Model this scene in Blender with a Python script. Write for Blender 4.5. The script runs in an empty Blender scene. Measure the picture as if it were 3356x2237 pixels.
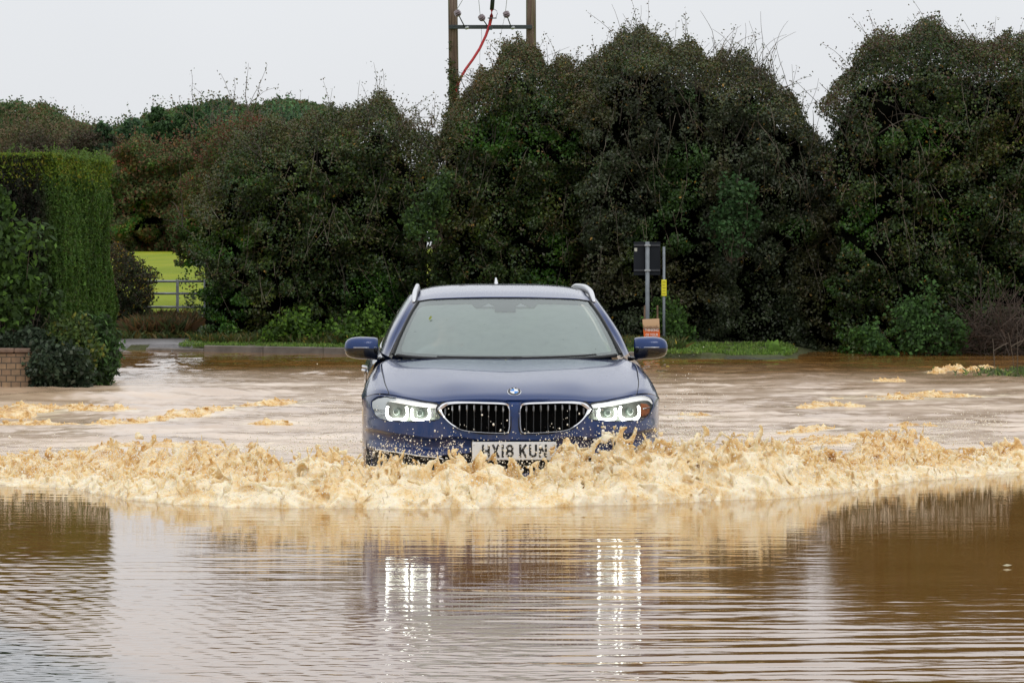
import bpy, math, random
import numpy as np
from math import radians, sin, cos, pi

# ------------------------------------------------------------------ camera, sky, sun, exposure
SC = bpy.context.scene
FPX = 14070.0; HOR = 811.0; CAMH = 1.55            # focal length and horizon in photo pixels, eye height over the water
cam_d = bpy.data.cameras.new('camera'); cam = bpy.data.objects.new('camera', cam_d)
SC.collection.objects.link(cam); SC.camera = cam
cam.location = (0, 0, CAMH); cam.rotation_euler = (radians(90), 0, 0)
cam_d.sensor_width = 36; cam_d.lens = FPX/3356*36
cam_d.shift_y = -(1118.5-HOR)/3356
cam_d.clip_start = 0.1; cam_d.clip_end = 5000

SUN_EL, SUN_AZ = radians(52), radians(150)
w = bpy.data.worlds.new('World'); SC.world = w; w.use_nodes = True
nt = w.node_tree; nt.nodes.clear()
wo = nt.nodes.new('ShaderNodeOutputWorld'); bg = nt.nodes.new('ShaderNodeBackground')
sky = nt.nodes.new('ShaderNodeTexSky'); sky.sky_type = 'NISHITA'; sky.sun_disc = False
sky.sun_elevation = SUN_EL; sky.sun_rotation = SUN_AZ
tc = nt.nodes.new('ShaderNodeTexCoord'); sp = nt.nodes.new('ShaderNodeSeparateXYZ')
rp = nt.nodes.new('ShaderNodeValToRGB'); mx = nt.nodes.new('ShaderNodeMix'); mx.data_type = 'RGBA'
sc_ = nt.nodes.new('ShaderNodeVectorMath'); sc_.operation = 'SCALE'; sc_.inputs['Scale'].default_value = 10.0
nz = nt.nodes.new('ShaderNodeTexNoise'); nz.inputs['Scale'].default_value = 2.2; nz.inputs['Detail'].default_value = 4
md = nt.nodes.new('ShaderNodeMath'); md.operation = 'MULTIPLY_ADD'; md.inputs[1].default_value = .25
nt.links.new(tc.outputs['Generated'], sp.inputs[0]); nt.links.new(tc.outputs['Generated'], nz.inputs['Vector'])
nt.links.new(nz.outputs['Fac'], md.inputs[0]); nt.links.new(sp.outputs['Z'], md.inputs[2])
nt.links.new(md.outputs[0], rp.inputs['Fac'])
e = rp.color_ramp.elements
e[0].position = .10; e[0].color = (.735, .755, .79, 1)
e[1].position = 1.0; e[1].color = (1.15, 1.17, 1.20, 1)
m_ = rp.color_ramp.elements.new(.24); m_.color = (.92, .935, .965, 1); m_ = rp.color_ramp.elements.new(.5); m_.color = (1.05, 1.065, 1.09, 1)
nt.links.new(rp.outputs['Color'], sc_.inputs[0])
mx.inputs['Factor'].default_value = .95
nt.links.new(sky.outputs['Color'], mx.inputs[6]); nt.links.new(sc_.outputs[0], mx.inputs[7])
nt.links.new(mx.outputs[2], bg.inputs['Color']); bg.inputs['Strength'].default_value = 0.1
nt.links.new(bg.outputs[0], wo.inputs['Surface'])
sun_d = bpy.data.lights.new('sun', 'SUN'); sun = bpy.data.objects.new('sun', sun_d); SC.collection.objects.link(sun)
sun_d.energy = 0.6; sun_d.angle = radians(20); sun_d.color = (1, .96, .9)
_dx, _dy = sin(SUN_AZ)*cos(SUN_EL), cos(SUN_AZ)*cos(SUN_EL)
from mathutils import Vector, Matrix
sun.rotation_euler = Vector((_dx, _dy, sin(SUN_EL))).to_track_quat('Z', 'Y').to_euler()
SC.view_settings.view_transform = 'Standard'; SC.view_settings.look = 'None'
SC.view_settings.exposure = 0.0; SC.view_settings.gamma = 1; SC.view_settings.use_curve_mapping = False
SC.cycles.use_denoising = True
SC.cycles.max_bounces = 8; SC.cycles.transparent_max_bounces = 12
SC.cycles.sample_clamp_indirect = 6

# ------------------------------------------------------------------ helpers
RNG = np.random.default_rng(7); random.seed(7)
def W(px, py, d): return np.array([(px-1678)*d/FPX, d, CAMH-(py-HOR)*d/FPX])
def wx(px, d): return (px-1678)*d/FPX
def wz(py, d): return CAMH-(py-HOR)*d/FPX
def sm(a, b, x):
    t = np.clip((x-a)/(b-a), 0, 1); return t*t*(3-2*t)

_P = np.random.default_rng(3).permutation(4096)
_G = np.random.default_rng(4).uniform(0, 2*pi, 4096)
_GC, _GS = np.cos(_G), np.sin(_G)
def perlin(x, y, seed=0):
    x = np.asarray(x, float)+seed*17.31+1000; y = np.asarray(y, float)+seed*9.73+1000
    xi = np.floor(x).astype(np.int64); yi = np.floor(y).astype(np.int64); xf = x-xi; yf = y-yi
    def g(i, j, fx, fy):
        h = _P[(_P[i & 4095]+j) & 4095]; return _GC[h]*fx+_GS[h]*fy
    u = xf*xf*xf*(xf*(xf*6-15)+10); v = yf*yf*yf*(yf*(yf*6-15)+10)
    a = g(xi, yi, xf, yf); b = g(xi+1, yi, xf-1, yf); c = g(xi, yi+1, xf, yf-1); d = g(xi+1, yi+1, xf-1, yf-1)
    return 1.5*((a*(1-u)+b*u)*(1-v)+(c*(1-u)+d*u)*v)
def fbm(x, y, o=3, seed=0):
    s = 0; a = 1; n = 0
    for k in range(o):
        s = s+a*perlin(x*2**k, y*2**k, seed+k); n += a; a *= .5
    return s/n

def mesh_np(name, V, F, mats, smooth=False, colf=None, pattr=None, parent=None, mi=None):
    """V (n,3), F (m,k) quads or tris as one linked mesh object"""
    me = bpy.data.meshes.new(name)
    V = np.ascontiguousarray(V, np.float32); F = np.ascontiguousarray(F, np.int32); k = F.shape[1]
    me.vertices.add(len(V)); me.vertices.foreach_set('co', V.ravel())
    me.loops.add(F.size); me.loops.foreach_set('vertex_index', F.ravel())
    me.polygons.add(len(F)); me.polygons.foreach_set('loop_start', np.arange(0, F.size, k, dtype=np.int32))
    if smooth: me.polygons.foreach_set('use_smooth', np.ones(len(F), bool))
    if not isinstance(mats, (list, tuple)): mats = [mats]
    for m in mats: me.materials.append(m)
    if mi is not None: me.polygons.foreach_set('material_index', np.asarray(mi, np.int32))
    if colf is not None:
        a = me.attributes.new('Col', 'FLOAT_COLOR', 'FACE')
        c = np.ones((len(F), 4), np.float32); c[:, :3] = colf; a.data.foreach_set('color', c.ravel())
    for nm, arr in (pattr or {}).items():
        a = me.attributes.new(nm, 'FLOAT', 'POINT'); a.data.foreach_set('value', np.ascontiguousarray(arr, np.float32))
    me.update(calc_edges=True); me.validate()
    o = bpy.data.objects.new(name, me); SC.collection.objects.link(o)
    if parent: o.parent = parent
    return o
def tag(o, label=None, cat=None, group=None, kind=None):
    if label: o['label'] = label
    if cat: o['category'] = cat
    if group: o['group'] = group
    if kind: o['kind'] = kind
    return o
def empty(name, loc=(0, 0, 0), label=None, cat=None, group=None):
    o = bpy.data.objects.new(name, None); SC.collection.objects.link(o); o.location = loc
    o.empty_display_size = .2
    return tag(o, label, cat, group)

def grid_faces(nr, nc):
    i = np.arange(nr-1)[:, None]*nc+np.arange(nc-1)[None]
    i = i.ravel(); return np.stack([i, i+1, i+1+nc, i+nc], 1)

class MB:
    """collects shapes, then links them as ONE mesh object"""
    def __init__(s): s.v = []; s.f = []
    def add(s, V, F):
        o = len(s.v); s.v += [tuple(p) for p in V]; s.f += [tuple(i+o for i in f) for f in F]; return s
    def box(s, c, d, rz=0, bev=0):
        cx, cy, cz = c; hx, hy, hz = d[0]/2, d[1]/2, d[2]/2; b = min(bev, hx*.9, hy*.9, hz*.9)
        P = []
        if b <= 0:
            P = [(x, y, z) for z in (-hz, hz) for x, y in ((-hx, -hy), (hx, -hy), (hx, hy), (-hx, hy))]
            F = [(3, 2, 1, 0), (4, 5, 6, 7), (0, 1, 5, 4), (1, 2, 6, 5), (2, 3, 7, 6), (3, 0, 4, 7)]
        else:
            for z, i in ((-hz, b), (-hz+b, 0), (hz-b, 0), (hz, b)):
                P += [(-hx+b, -hy+i, z), (hx-b, -hy+i, z), (hx-i, -hy+b, z), (hx-i, hy-b, z), (hx-b, hy-i, z), (-hx+b, hy-i, z), (-hx+i, hy-b, z), (-hx+i, -hy+b, z)]
            F = [tuple(range(7, -1, -1)), tuple(range(24, 32))]
            for k in range(3):
                for j in range(8): F.append((k*8+j, k*8+(j+1) % 8, k*8+8+(j+1) % 8, k*8+8+j))
        ca, sa = cos(rz), sin(rz)
        return s.add([(cx+x*ca-y*sa, cy+x*sa+y*ca, cz+z) for x, y, z in P], F)
    def tube(s, pts, r, n=8, cap=True, flat=1.0):
        pts = [Vector(p) for p in pts]; rs = r if isinstance(r, (list, tuple)) else [r]*len(pts)
        rings = []; up = Vector((0, 0, 1))
        for i, p in enumerate(pts):
            t = (pts[min(i+1, len(pts)-1)]-pts[max(i-1, 0)]).normalized()
            a = t.cross(up)
            if a.length < .05: a = t.cross(Vector((1, 0, 0)))
            a.normalize(); b = a.cross(t).normalized()
            rings.append([p+a*rs[i]*cos(2*pi*k/n)+b*rs[i]*flat*sin(2*pi*k/n) for k in range(n)])
        V = [v for q in rings for v in q]; F = []
        for i in range(len(pts)-1):
            for k in range(n): F.append((i*n+k, i*n+(k+1) % n, (i+1)*n+(k+1) % n, (i+1)*n+k))
        if cap: F.append(tuple(range(n-1, -1, -1))); F.append(tuple((len(pts)-1)*n+k for k in range(n)))
        return s.add(V, F)
    def lathe(s, prof, origin, axis=(0, 0, 1), n=20):
        ax = Vector(axis).normalized(); a = ax.orthogonal().normalized(); b = ax.cross(a); o = Vector(origin)
        V = []; F = []
        for r, h in prof:
            for k in range(n): V.append(o+ax*h+a*r*cos(2*pi*k/n)+b*r*sin(2*pi*k/n))
        for i in range(len(prof)-1):
            for k in range(n): F.append((i*n+k, i*n+(k+1) % n, (i+1)*n+(k+1) % n, (i+1)*n+k))
        F.append(tuple(range(n-1, -1, -1))); F.append(tuple((len(prof)-1)*n+k for k in range(n)))
        return s.add(V, F)
    def ball(s, c, r, n=8):
        prof = [(max(1e-4, sin(pi*i/n)), -cos(pi*i/n)) for i in range(n+1)]
        rx, ry, rz = r if isinstance(r, (tuple, list)) else (r, r, r)
        V = []; m = 2*n
        for q, h in prof:
            for k in range(m): V.append((c[0]+rx*q*cos(2*pi*k/m), c[1]+ry*q*sin(2*pi*k/m), c[2]+rz*h))
        F = [(i*m+k, i*m+(k+1) % m, (i+1)*m+(k+1) % m, (i+1)*m+k) for i in range(n) for k in range(m)]
        return s.add(V, F)
    def prism(s, poly, f0, f1):
        """poly: list of 2D points, f0/f1 map them to the front and back faces"""
        n = len(poly); V = [f0(*p) for p in poly]+[f1(*p) for p in poly]
        F = [tuple(range(n)), tuple(range(2*n-1, n-1, -1))]+[(k, k+n, (k+1) % n+n, (k+1) % n) for k in range(n)]
        return s.add(V, F)
    def build(s, name, mat, parent=None, smooth=False, auto=None):
        me = bpy.data.meshes.new(name); me.from_pydata([tuple(v) for v in s.v], [], s.f); me.materials.append(mat)
        if smooth: me.polygons.foreach_set('use_smooth', np.ones(len(me.polygons), bool))
        if auto: me.set_sharp_from_angle(angle=radians(auto))
        me.update(); o = bpy.data.objects.new(name, me); SC.collection.objects.link(o)
        if parent: o.parent = parent
        return o

# ------------------------------------------------------------------ materials
def newmat(name):
    m = bpy.data.materials.new(name); m.use_nodes = True
    return m, m.node_tree, m.node_tree.nodes['Principled BSDF']
def N(t, kind, **kw):
    n = t.nodes.new('ShaderNode'+kind)
    for k, v in kw.items(): setattr(n, k, v)
    return n
def noise_fac(t, scale, detail=3, coord='Object', stretch=None, rough=.5):
    c = N(t, 'TexCoord'); mp = N(t, 'Mapping'); n = N(t, 'TexNoise')
    t.links.new(c.outputs[coord], mp.inputs[0]); t.links.new(mp.outputs[0], n.inputs['Vector'])
    if stretch: mp.inputs['Scale'].default_value = stretch
    n.inputs['Scale'].default_value = scale; n.inputs['Detail'].default_value = detail; n.inputs['Roughness'].default_value = rough
    return n
def ramp(t, src, stops):
    r = N(t, 'ValToRGB'); t.links.new(src, r.inputs['Fac']); el = r.color_ramp.elements
    el[0].position, el[0].color = stops[0][0], (*stops[0][1], 1)
    el[1].position, el[1].color = stops[-1][0], (*stops[-1][1], 1)
    for p, c in stops[1:-1]: q = el.new(p); q.color = (*c, 1)
    return r.outputs['Color']
def bump(t, b, src, strength=.3, dist=.01, prev=None):
    n = N(t, 'Bump'); n.inputs['Strength'].default_value = strength; n.inputs['Distance'].default_value = dist
    t.links.new(src, n.inputs['Height'])
    if prev: t.links.new(prev, n.inputs['Normal'])
    t.links.new(n.outputs[0], b.inputs['Normal']); return n.outputs[0]
def simple(name, col, rough=.5, metal=0, var=.0, scale=20, bmp=0, bscale=60, coat=0, spec=.5, bdist=.003):
    m, t, b = newmat(name); b.inputs['Roughness'].default_value = rough; b.inputs['Metallic'].default_value = metal
    b.inputs['Coat Weight'].default_value = coat; b.inputs['Specular IOR Level'].default_value = spec
    n = noise_fac(t, scale, 4)
    lo = tuple(max(0, c*(1-var)) for c in col); hi = tuple(min(1, c*(1+var)) for c in col)
    t.links.new(ramp(t, n.outputs['Fac'], [(.3, lo), (.7, hi)]), b.inputs['Base Color'])
    if bmp: bump(t, b, noise_fac(t, bscale, 4).outputs['Fac'], bmp, bdist)
    return m
def leafmat(name, rough=.45, transl=.25, spec=.5):
    m, t, b = newmat(name); a = N(t, 'Attribute', attribute_name='Col')
    t.links.new(a.outputs['Color'], b.inputs['Base Color'])
    b.inputs['Roughness'].default_value = rough; b.inputs['Specular IOR Level'].default_value = spec
    tr = N(t, 'BsdfTranslucent'); mxs = N(t, 'MixShader'); mxs.inputs[0].default_value = transl
    t.links.new(a.outputs['Color'], tr.inputs['Color'])
    out = t.nodes['Material Output']
    t.links.new(b.outputs[0], mxs.inputs[1]); t.links.new(tr.outputs[0], mxs.inputs[2]); t.links.new(mxs.outputs[0], out.inputs['Surface'])
    return m
M_leaf = leafmat('leaf_matte', .6, .25, .22)
M_leaf_gloss = leafmat('leaf_glossy', .42, .12, .36)
M_grass = leafmat('grass_blade', .55, .35)
M_core = simple('hedge_shade', (.004, .0045, .003), 1.0, var=.5, scale=3, spec=.0)  # near-black colour stands in for deep shade inside the foliage
M_twig = simple('twig', (.10, .075, .05), .8, var=.4, scale=8)
M_bark = simple('bark', (.06, .05, .035), .9, var=.4, scale=6, bmp=.6, bscale=20)
# ------------------------------------------------------------------ ground, road, field
SHX = np.array([-200, -8.5, -6.5, -4.96, -2.55, 0, 2.2, 3.9, 4.4, 6, 9, 200.])
SHY = np.array([60, 60, 65.2, 64.3, 62.7, 61.0, 59.8, 60.2, 64.6, 65, 65, 65.])
def ground_z(x, y):
    ys = np.interp(x, SHX, SHY)
    z = -.16+0*x+0*y
    s = y-ys                                           # metres beyond the far shore line
    bank = np.where(s > 0, .080+.018*np.clip(s, 0, 4), 0)
    kerbed = sm(-6.6, -5.6, x)*(1-sm(2.6, 3.4, x))
    slope = -.16+.215*sm(-3.0, .4, s)+.022*np.clip(s, 0, 4)
    z = np.where(s > 0, np.where(kerbed > .5, bank, slope), np.where(kerbed > .5, -.16, slope))
    far = .15+(y-68)*.067
    far2 = .62+(y-75)*.0070
    far3 = 1.50+(y-200)*.0002
    z = np.where(y > 68, np.minimum(np.minimum(far, far2), far3), z)
    # left garden behind the wall and hedge
    gl = sm(-5.1, -5.6, x)*sm(47.2, 47.9, y)*(1-sm(53, 56, y))
    z = np.maximum(z, -.16+.40*gl)
    # near left: the road comes out of the water
    nrm = (x+2.13)*.944-(y-17.6)*(-.33)                # signed distance to the shore line
    q = -((x+1.31)*2.3+(y-15.3)*.79)/2.43
    z = np.maximum(z, np.where(y < 40, np.clip(-.045+.02*q, -.16, -.03), -.16))
    z = z+.004*fbm(x*1.7, y*1.7, 3, 5)*(y < 68)
    return z
ys = np.concatenate([[-60, -20, -5], np.arange(0, 14, .25), np.arange(14, 19, .05), np.arange(19.25, 30, .25), np.arange(30, 70, .2), np.arange(70, 100, 1), np.geomspace(100, 3000, 30)])
xs = np.concatenate([-np.geomspace(1500, 14, 16), np.arange(-13, -3, .25), np.arange(-3, 0, .05), np.arange(0, 13, .25), np.geomspace(14, 1500, 16)])
GX, GY = np.meshgrid(xs, ys)
m, t, b = newmat('ground_earth_and_asphalt')
geo = N(t, 'NewGeometry'); spx = N(t, 'SeparateXYZ'); t.links.new(geo.outputs['Position'], spx.inputs[0])
asp = ramp(t, noise_fac(t, 90, 6).outputs['Fac'], [(.35, (.012, .012, .013)), (.65, (.05, .05, .05))])
ear = ramp(t, noise_fac(t, 3, 6).outputs['Fac'], [(.3, (.05, .045, .02)), (.7, (.09, .11, .03))])
mr = N(t, 'MapRange'); mr.inputs['From Min'].default_value = 59; mr.inputs['From Max'].default_value = 60
t.links.new(spx.outputs['Y'], mr.inputs['Value'])
mxc = N(t, 'Mix', data_type='RGBA'); t.links.new(mr.outputs[0], mxc.inputs[0]); t.links.new(asp, mxc.inputs[6]); t.links.new(ear, mxc.inputs[7])
t.links.new(mxc.outputs[2], b.inputs['Base Color'])
rr = N(t, 'MapRange'); rr.inputs['From Min'].default_value = 59; rr.inputs['From Max'].default_value = 60
rr.inputs['To Min'].default_value = .22; rr.inputs['To Max'].default_value = .9
t.links.new(spx.outputs['Y'], rr.inputs['Value']); rn = noise_fac(t, 22, 4, stretch=(.7, 1, 1), rough=.6); r2 = N(t, 'MapRange'); r2.inputs['From Min'].default_value = .42; r2.inputs['From Max'].default_value = .58; r2.inputs['To Min'].default_value = -.16; r2.inputs['To Max'].default_value = .45; t.links.new(rn.outputs['Fac'], r2.inputs['Value']); ra = N(t, 'Math', operation='ADD', use_clamp=True); t.links.new(rr.outputs[0], ra.inputs[0]); t.links.new(r2.outputs[0], ra.inputs[1]); t.links.new(ra.outputs[0], b.inputs['Roughness'])
bump(t, b, noise_fac(t, 13, 6, stretch=(1, 1.6, 1), rough=.65).outputs['Fac'], 1, .05)
g = mesh_np('ground', np.stack([GX, GY, ground_z(GX, GY)], -1).reshape(-1, 3), grid_faces(len(ys), len(xs)), m, smooth=True)
tag(g, 'flooded road bed and earth banks', None, None, 'structure')

# green field rising gently behind the gate
fy = np.concatenate([np.arange(72, 90, 1), np.geomspace(90, 204, 24)]); fx = np.linspace(-60, 60, 50)
FX, FY = np.meshgrid(fx, fy)
m, t, b = newmat('field_grass')
t.links.new(ramp(t, noise_fac(t, .5, 6, stretch=(1, .12, 1)).outputs['Fac'], [(.3, (.15, .20, .010)), (.5, (.20, .255, .011)), (.7, (.27, .29, .018))]), b.inputs['Base Color'])
b.inputs['Roughness'].default_value = .8; b.inputs['Specular IOR Level'].default_value = .1
bump(t, b, noise_fac(t, 8, 5).outputs['Fac'], .6, .1)
f = mesh_np('field', np.stack([FX, FY, ground_z(FX, FY)+.012], -1).reshape(-1, 3), grid_faces(len(fy), len(fx)), m, smooth=True)
tag(f, 'bright yellow green field seen over the gate', None, None, 'structure')

# wet asphalt entrance in front of the gate
m = simple('wet_asphalt', (.12, .11, .11), .35, var=.35, scale=30, bmp=.5, bscale=80)
px_ = np.linspace(-6.3, -4.75, 16); py_ = np.linspace(63.6, 70, 26)
PX, PY = np.meshgrid(px_, py_)
PX = PX+ (PY-64)*.05
o = mesh_np('driveway', np.stack([PX*1.0, PY, np.maximum(ground_z(PX, PY), -.1)+.02], -1).reshape(-1, 3), grid_faces(len(py_), len(px_)), m, smooth=True)
tag(o, 'wet asphalt entrance running up to the field gate', None, None, 'structure')

# kerb stones along the verge
mk = simple('kerb_concrete', (.14, .12, .10), .75, var=.35, scale=5, bmp=.3)
kb = MB(); kx = np.arange(-5.5, 2.5, .915)
for i in range(len(kx)-1):
    x0, x1 = kx[i], kx[i+1]-.008; y0, y1 = np.interp([x0, x1], SHX, SHY)
    drop = .0 if x0 > -4.9 else -.05
    V = []
    for z0, z1 in ((-.2, .095+drop),):
        for (x, y) in ((x0, y0-.13), (x1, y1-.13), (x1, y1), (x0, y0)):
            V.append((x, y, z0))
        for (x, y, dz) in ((x0, y0-.11, -.012), (x1, y1-.11, -.012), (x1, y1, 0), (x0, y0, 0)):
            V.append((x, y, z1+dz))
    kb.add(V, [(3, 2, 1, 0), (4, 5, 6, 7), (0, 1, 5, 4), (1, 2, 6, 5), (2, 3, 7, 6), (3, 0, 4, 7)])
tag(kb.build('kerb', mk), 'grey concrete kerb at the far edge of the flood', None, None, 'structure')

# ------------------------------------------------------------------ flood water
FBX = np.array([0, 240, 400, 600, 900, 1700, 2200, 2500, 2700, 2850, 3000, 3356.])
FBY = np.array([1588, 1600, 1638, 1655, 1662, 1664, 1648, 1635, 1618, 1600, 1575, 1545.])
FD = (CAMH*FPX)/(FBY-HOR); FXW = (FBX-1678)*FD/FPX
FXW = np.concatenate([[-14, -6], FXW, [6, 14]]); FD2 = np.concatenate([[36, 29.6], FD, [31.5, 38]])
def yfront(x): return np.interp(x, FXW, FD2)+.05*np.sin(x*2.1)+.04*np.sin(x*5.3+1)
def nearfine(x, y):
    yl = np.interp(x, [-4, -2.6, -1.0, .2, 3], [21.4, 21.0, 19.4, 16.5, 13.0]); return sm(.5, -.7, y-yl)
def water_h(x, y):
    yb = yfront(x); beh = sm(-.1, .9, y-yb)
    r = np.sqrt((x*1.0)**2+(36-y)**2)
    wob = .55*perlin(x/2.2, y/1.4, 1)+.18*perlin(x/.7, y/.5, 2)
    patch = sm(-.35, .45, perlin(x/1.8+3, y/2.5, 3)); side = sm(-1.2, .6, x)
    amp = (.25+.75*patch)*(.35+.65*side)*(1-.6*sm(22.0, 24.5, y)*side)
    h = .0034*amp*perlin(x/1.5+.3*wob, r/.21+.5*wob, 51)+.0017*amp*perlin(x/.62, r/.115+.6*wob, 52)+.0006*amp*np.sin(2*pi*(r/.30)+wob*6)
    calm = sm(.5, 1.3, x)*sm(16.6, 18.2, y)*(1-.0*x); amp = amp*(1-.85*calm)*(1-.4*np.exp(-(x/1.2)**2)); h = h*(1-.85*calm); h = h+(1-.75*calm)*(.0008*(.4+patch)*perlin(x/.45, y/.085, 6))+.0003*perlin(x/.11, y/.035, 7)
    # a crossing set on the left, from the wet road edge
    q = ((x+1.31)*2.3+(y-15.3)*.79)/2.43
    h = h+.0005*sm(2.2, .2, q)*np.sin(2*pi*q/.11+3*perlin(x*1.2, y*1.2, 9))*sm(0, .15, q)
    h = h*(1-beh)
    fade = 1-.55*sm(54, 61, y)
    big = .045*(.4-np.abs(perlin(x/2.2, y/1.3, 11)))+.024*perlin(x/.85, y/.6, 12)+.014*(.35-np.abs(perlin(x/.34, y/.24, 13)))*1.2+.0075*(.4-np.abs(perlin(x/.13, y/.10, 14)))+.0030*perlin(x/.07, y/.05, 15)
    back = .055*np.exp(-((y-(43-.35*(x+6.0)*0-4.2*sm(-6, -1, x)*-1))/.8)**2)*sm(-1, -4, x)
    h = h+beh*(big*fade*1.0+back)
    return h+(nearfine(x, y)*.75+1.5*sm(-.05, .25, ((x+1.31)*-2.3-(y-15.3)*.79)/2.43))*(.0011*perlin(x/.10, y/.055, 16)+.0006*perlin(x/.045, y/.03, 17)+.0004*np.sin(2*pi*(y+.35*x)/.075+2*perlin(x/.8, y/.8, 18)))-.004
LINES = [ # (pixel points along a crest), height, width
 ([(0, 1372), (150, 1378), (300, 1380), (420, 1372), (560, 1352), (700, 1326), (830, 1312), (960, 1303)], .085, .16),
 ([(0, 1345), (90, 1322), (220, 1318), (330, 1330), (400, 1328)], .10, .30),
 ([(2640, 1322), (2740, 1312), (2800, 1320)], .07, .16), ([(2960, 1300), (3010, 1283), (3110, 1286)], .06, .35),
 ([(3060, 1197), (3130, 1190), (3160, 1196)], .11, .12), ([(3190, 1194), (3230, 1188), (3270, 1192)], .10, .12), ([(2880, 1238), (2930, 1236)], .05, .15),
 ([(860, 1378), (905, 1374), (940, 1378)], .05, .14), ([(2750, 1296), (2840, 1294)], .045, .14),
 ([(2480, 1470), (2650, 1440), (2800, 1420), (2900, 1415)], .085, .28), ([(2560, 1410), (2700, 1392)], .05, .14), ([(2960, 1392), (3040, 1384)], .06, .14),
 ([(370, 1455), (450, 1442), (530, 1450), (640, 1450), (760, 1445)], .09, .26), ([(2230, 1360), (2290, 1350)], .05, .2)]
LW = []
for pts, hh, ww in LINES:
    p = np.array([(wx(a, CAMH*FPX/(b_-HOR+hh*230)), CAMH*FPX/(b_-HOR+hh*230)) for a, b_ in pts]); LW.append((p, hh, ww))
def line_dist(X, Y, p, q=.75):
    best = np.full(X.shape, 1e9)
    for i in range(len(p)-1):
        a, b_ = p[i], p[i+1]; d = b_-a; tt = np.clip(((X-a[0])*d[0]+(Y-a[1])*d[1])/(d**2).sum(), 0, 1)
        best = np.minimum(best, np.hypot((X-a[0]-tt*d[0])*q, Y-a[1]-tt*d[1]))
    return best
rows = np.concatenate([[2, 6, 10, 12, 13.5], np.arange(14.6, 25.4, .024), np.arange(25.4, 31, .04), np.geomspace(31, 67, 430)])
u = np.concatenate([[-3, -1.6, -.9, -.5, -.3, -.22], np.linspace(-.17, .17, 470), [.22, .3, .5, .9, 1.6, 3]])
WXg = rows[:, None]*0+np.maximum(rows, 14)[:, None]*u[None]; WYg = rows[:, None]+0*WXg
H = water_h(WXg, WYg)
churn = np.clip(sm(-.2, .5, WYg-yfront(WXg))*(1-sm(47, 58, WYg+2*perlin(WXg/3, WYg/3, 21)))*(.75+.5*fbm(WXg/1.5, WYg/.8, 3, 22)), 0, 1)
m, t, b = newmat('muddy_water')
a = N(t, 'Attribute', attribute_name='churn')
n1 = noise_fac(t, .9, 5, stretch=(.5, 1, 1))
silt = ramp(t, n1.outputs['Fac'], [(.3, (.235, .108, .024)), (.7, (.30, .150, .042))])
tan = ramp(t, n1.outputs['Fac'], [(.3, (.58, .41, .27)), (.7, (.82, .65, .49))])
mc = N(t, 'Mix', data_type='RGBA'); t.links.new(a.outputs['Fac'], mc.inputs[0]); t.links.new(silt, mc.inputs[6]); t.links.new(tan, mc.inputs[7])
fr = N(t, 'Attribute', attribute_name='froth'); nf = noise_fac(t, 5, 9, stretch=(.55, 1, 1), rough=.78); fa = N(t, 'Math', operation='MULTIPLY_ADD'); fa.inputs[1].default_value = .42; t.links.new(fr.outputs['Fac'], fa.inputs[0]); t.links.new(nf.outputs['Fac'], fa.inputs[2]); fm = N(t, 'MapRange'); fm.inputs['From Min'].default_value = .80; fm.inputs['From Max'].default_value = .96; t.links.new(fa.outputs[0], fm.inputs['Value'])
mc2 = N(t, 'Mix', data_type='RGBA'); t.links.new(fm.outputs[0], mc2.inputs[0]); t.links.new(mc.outputs[2], mc2.inputs[6]); mc2.inputs[7].default_value = (.86, .70, .46, 1)
sh = N(t, 'Attribute', attribute_name='shallow'); mc3 = N(t, 'Mix', data_type='RGBA'); t.links.new(sh.outputs['Fac'], mc3.inputs[0]); t.links.new(mc2.outputs[2], mc3.inputs[6]); t.links.new(ramp(t, noise_fac(t, 30, 5).outputs['Fac'], [(.4, (.012, .012, .013)), (.6, (.07, .065, .06))]), mc3.inputs[7]); t.links.new(mc3.outputs[2], b.inputs['Base Color'])
mrr = N(t, 'MapRange'); mrr.inputs['To Min'].default_value = .03; mrr.inputs['To Max'].default_value = .27; t.links.new(a.outputs['Fac'], mrr.inputs['Value']); t.links.new(mrr.outputs[0], b.inputs['Roughness']); b.inputs['IOR'].default_value = 1.5
bump(t, b, noise_fac(t, 14, 4, stretch=(.35, 1, 1)).outputs['Fac'], .35, .0018)
froth = sm(.0, .3, WYg-yfront(WXg))*(1-sm(1.5, 5.5, WYg-yfront(WXg)))
for p_, hh_, ww_ in LW: froth = np.maximum(froth, np.exp(-(line_dist(WXg, WYg, p_)/(ww_*2.4))**2))
wtr = mesh_np('flood_water', np.stack([WXg, WYg, H], -1).reshape(-1, 3), grid_faces(len(rows), len(u)), m, smooth=True, pattr={'churn': churn.ravel(), 'froth': froth.ravel(), 'shallow': sm(-.25, .2, ((WXg+1.31)*-2.3-(WYg-15.3)*.79)/2.43+.08*perlin(WXg/.3, WYg/.3, 91)).ravel()})
tag(wtr, 'brown flood water covering the road', None, None, 'structure')

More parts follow.
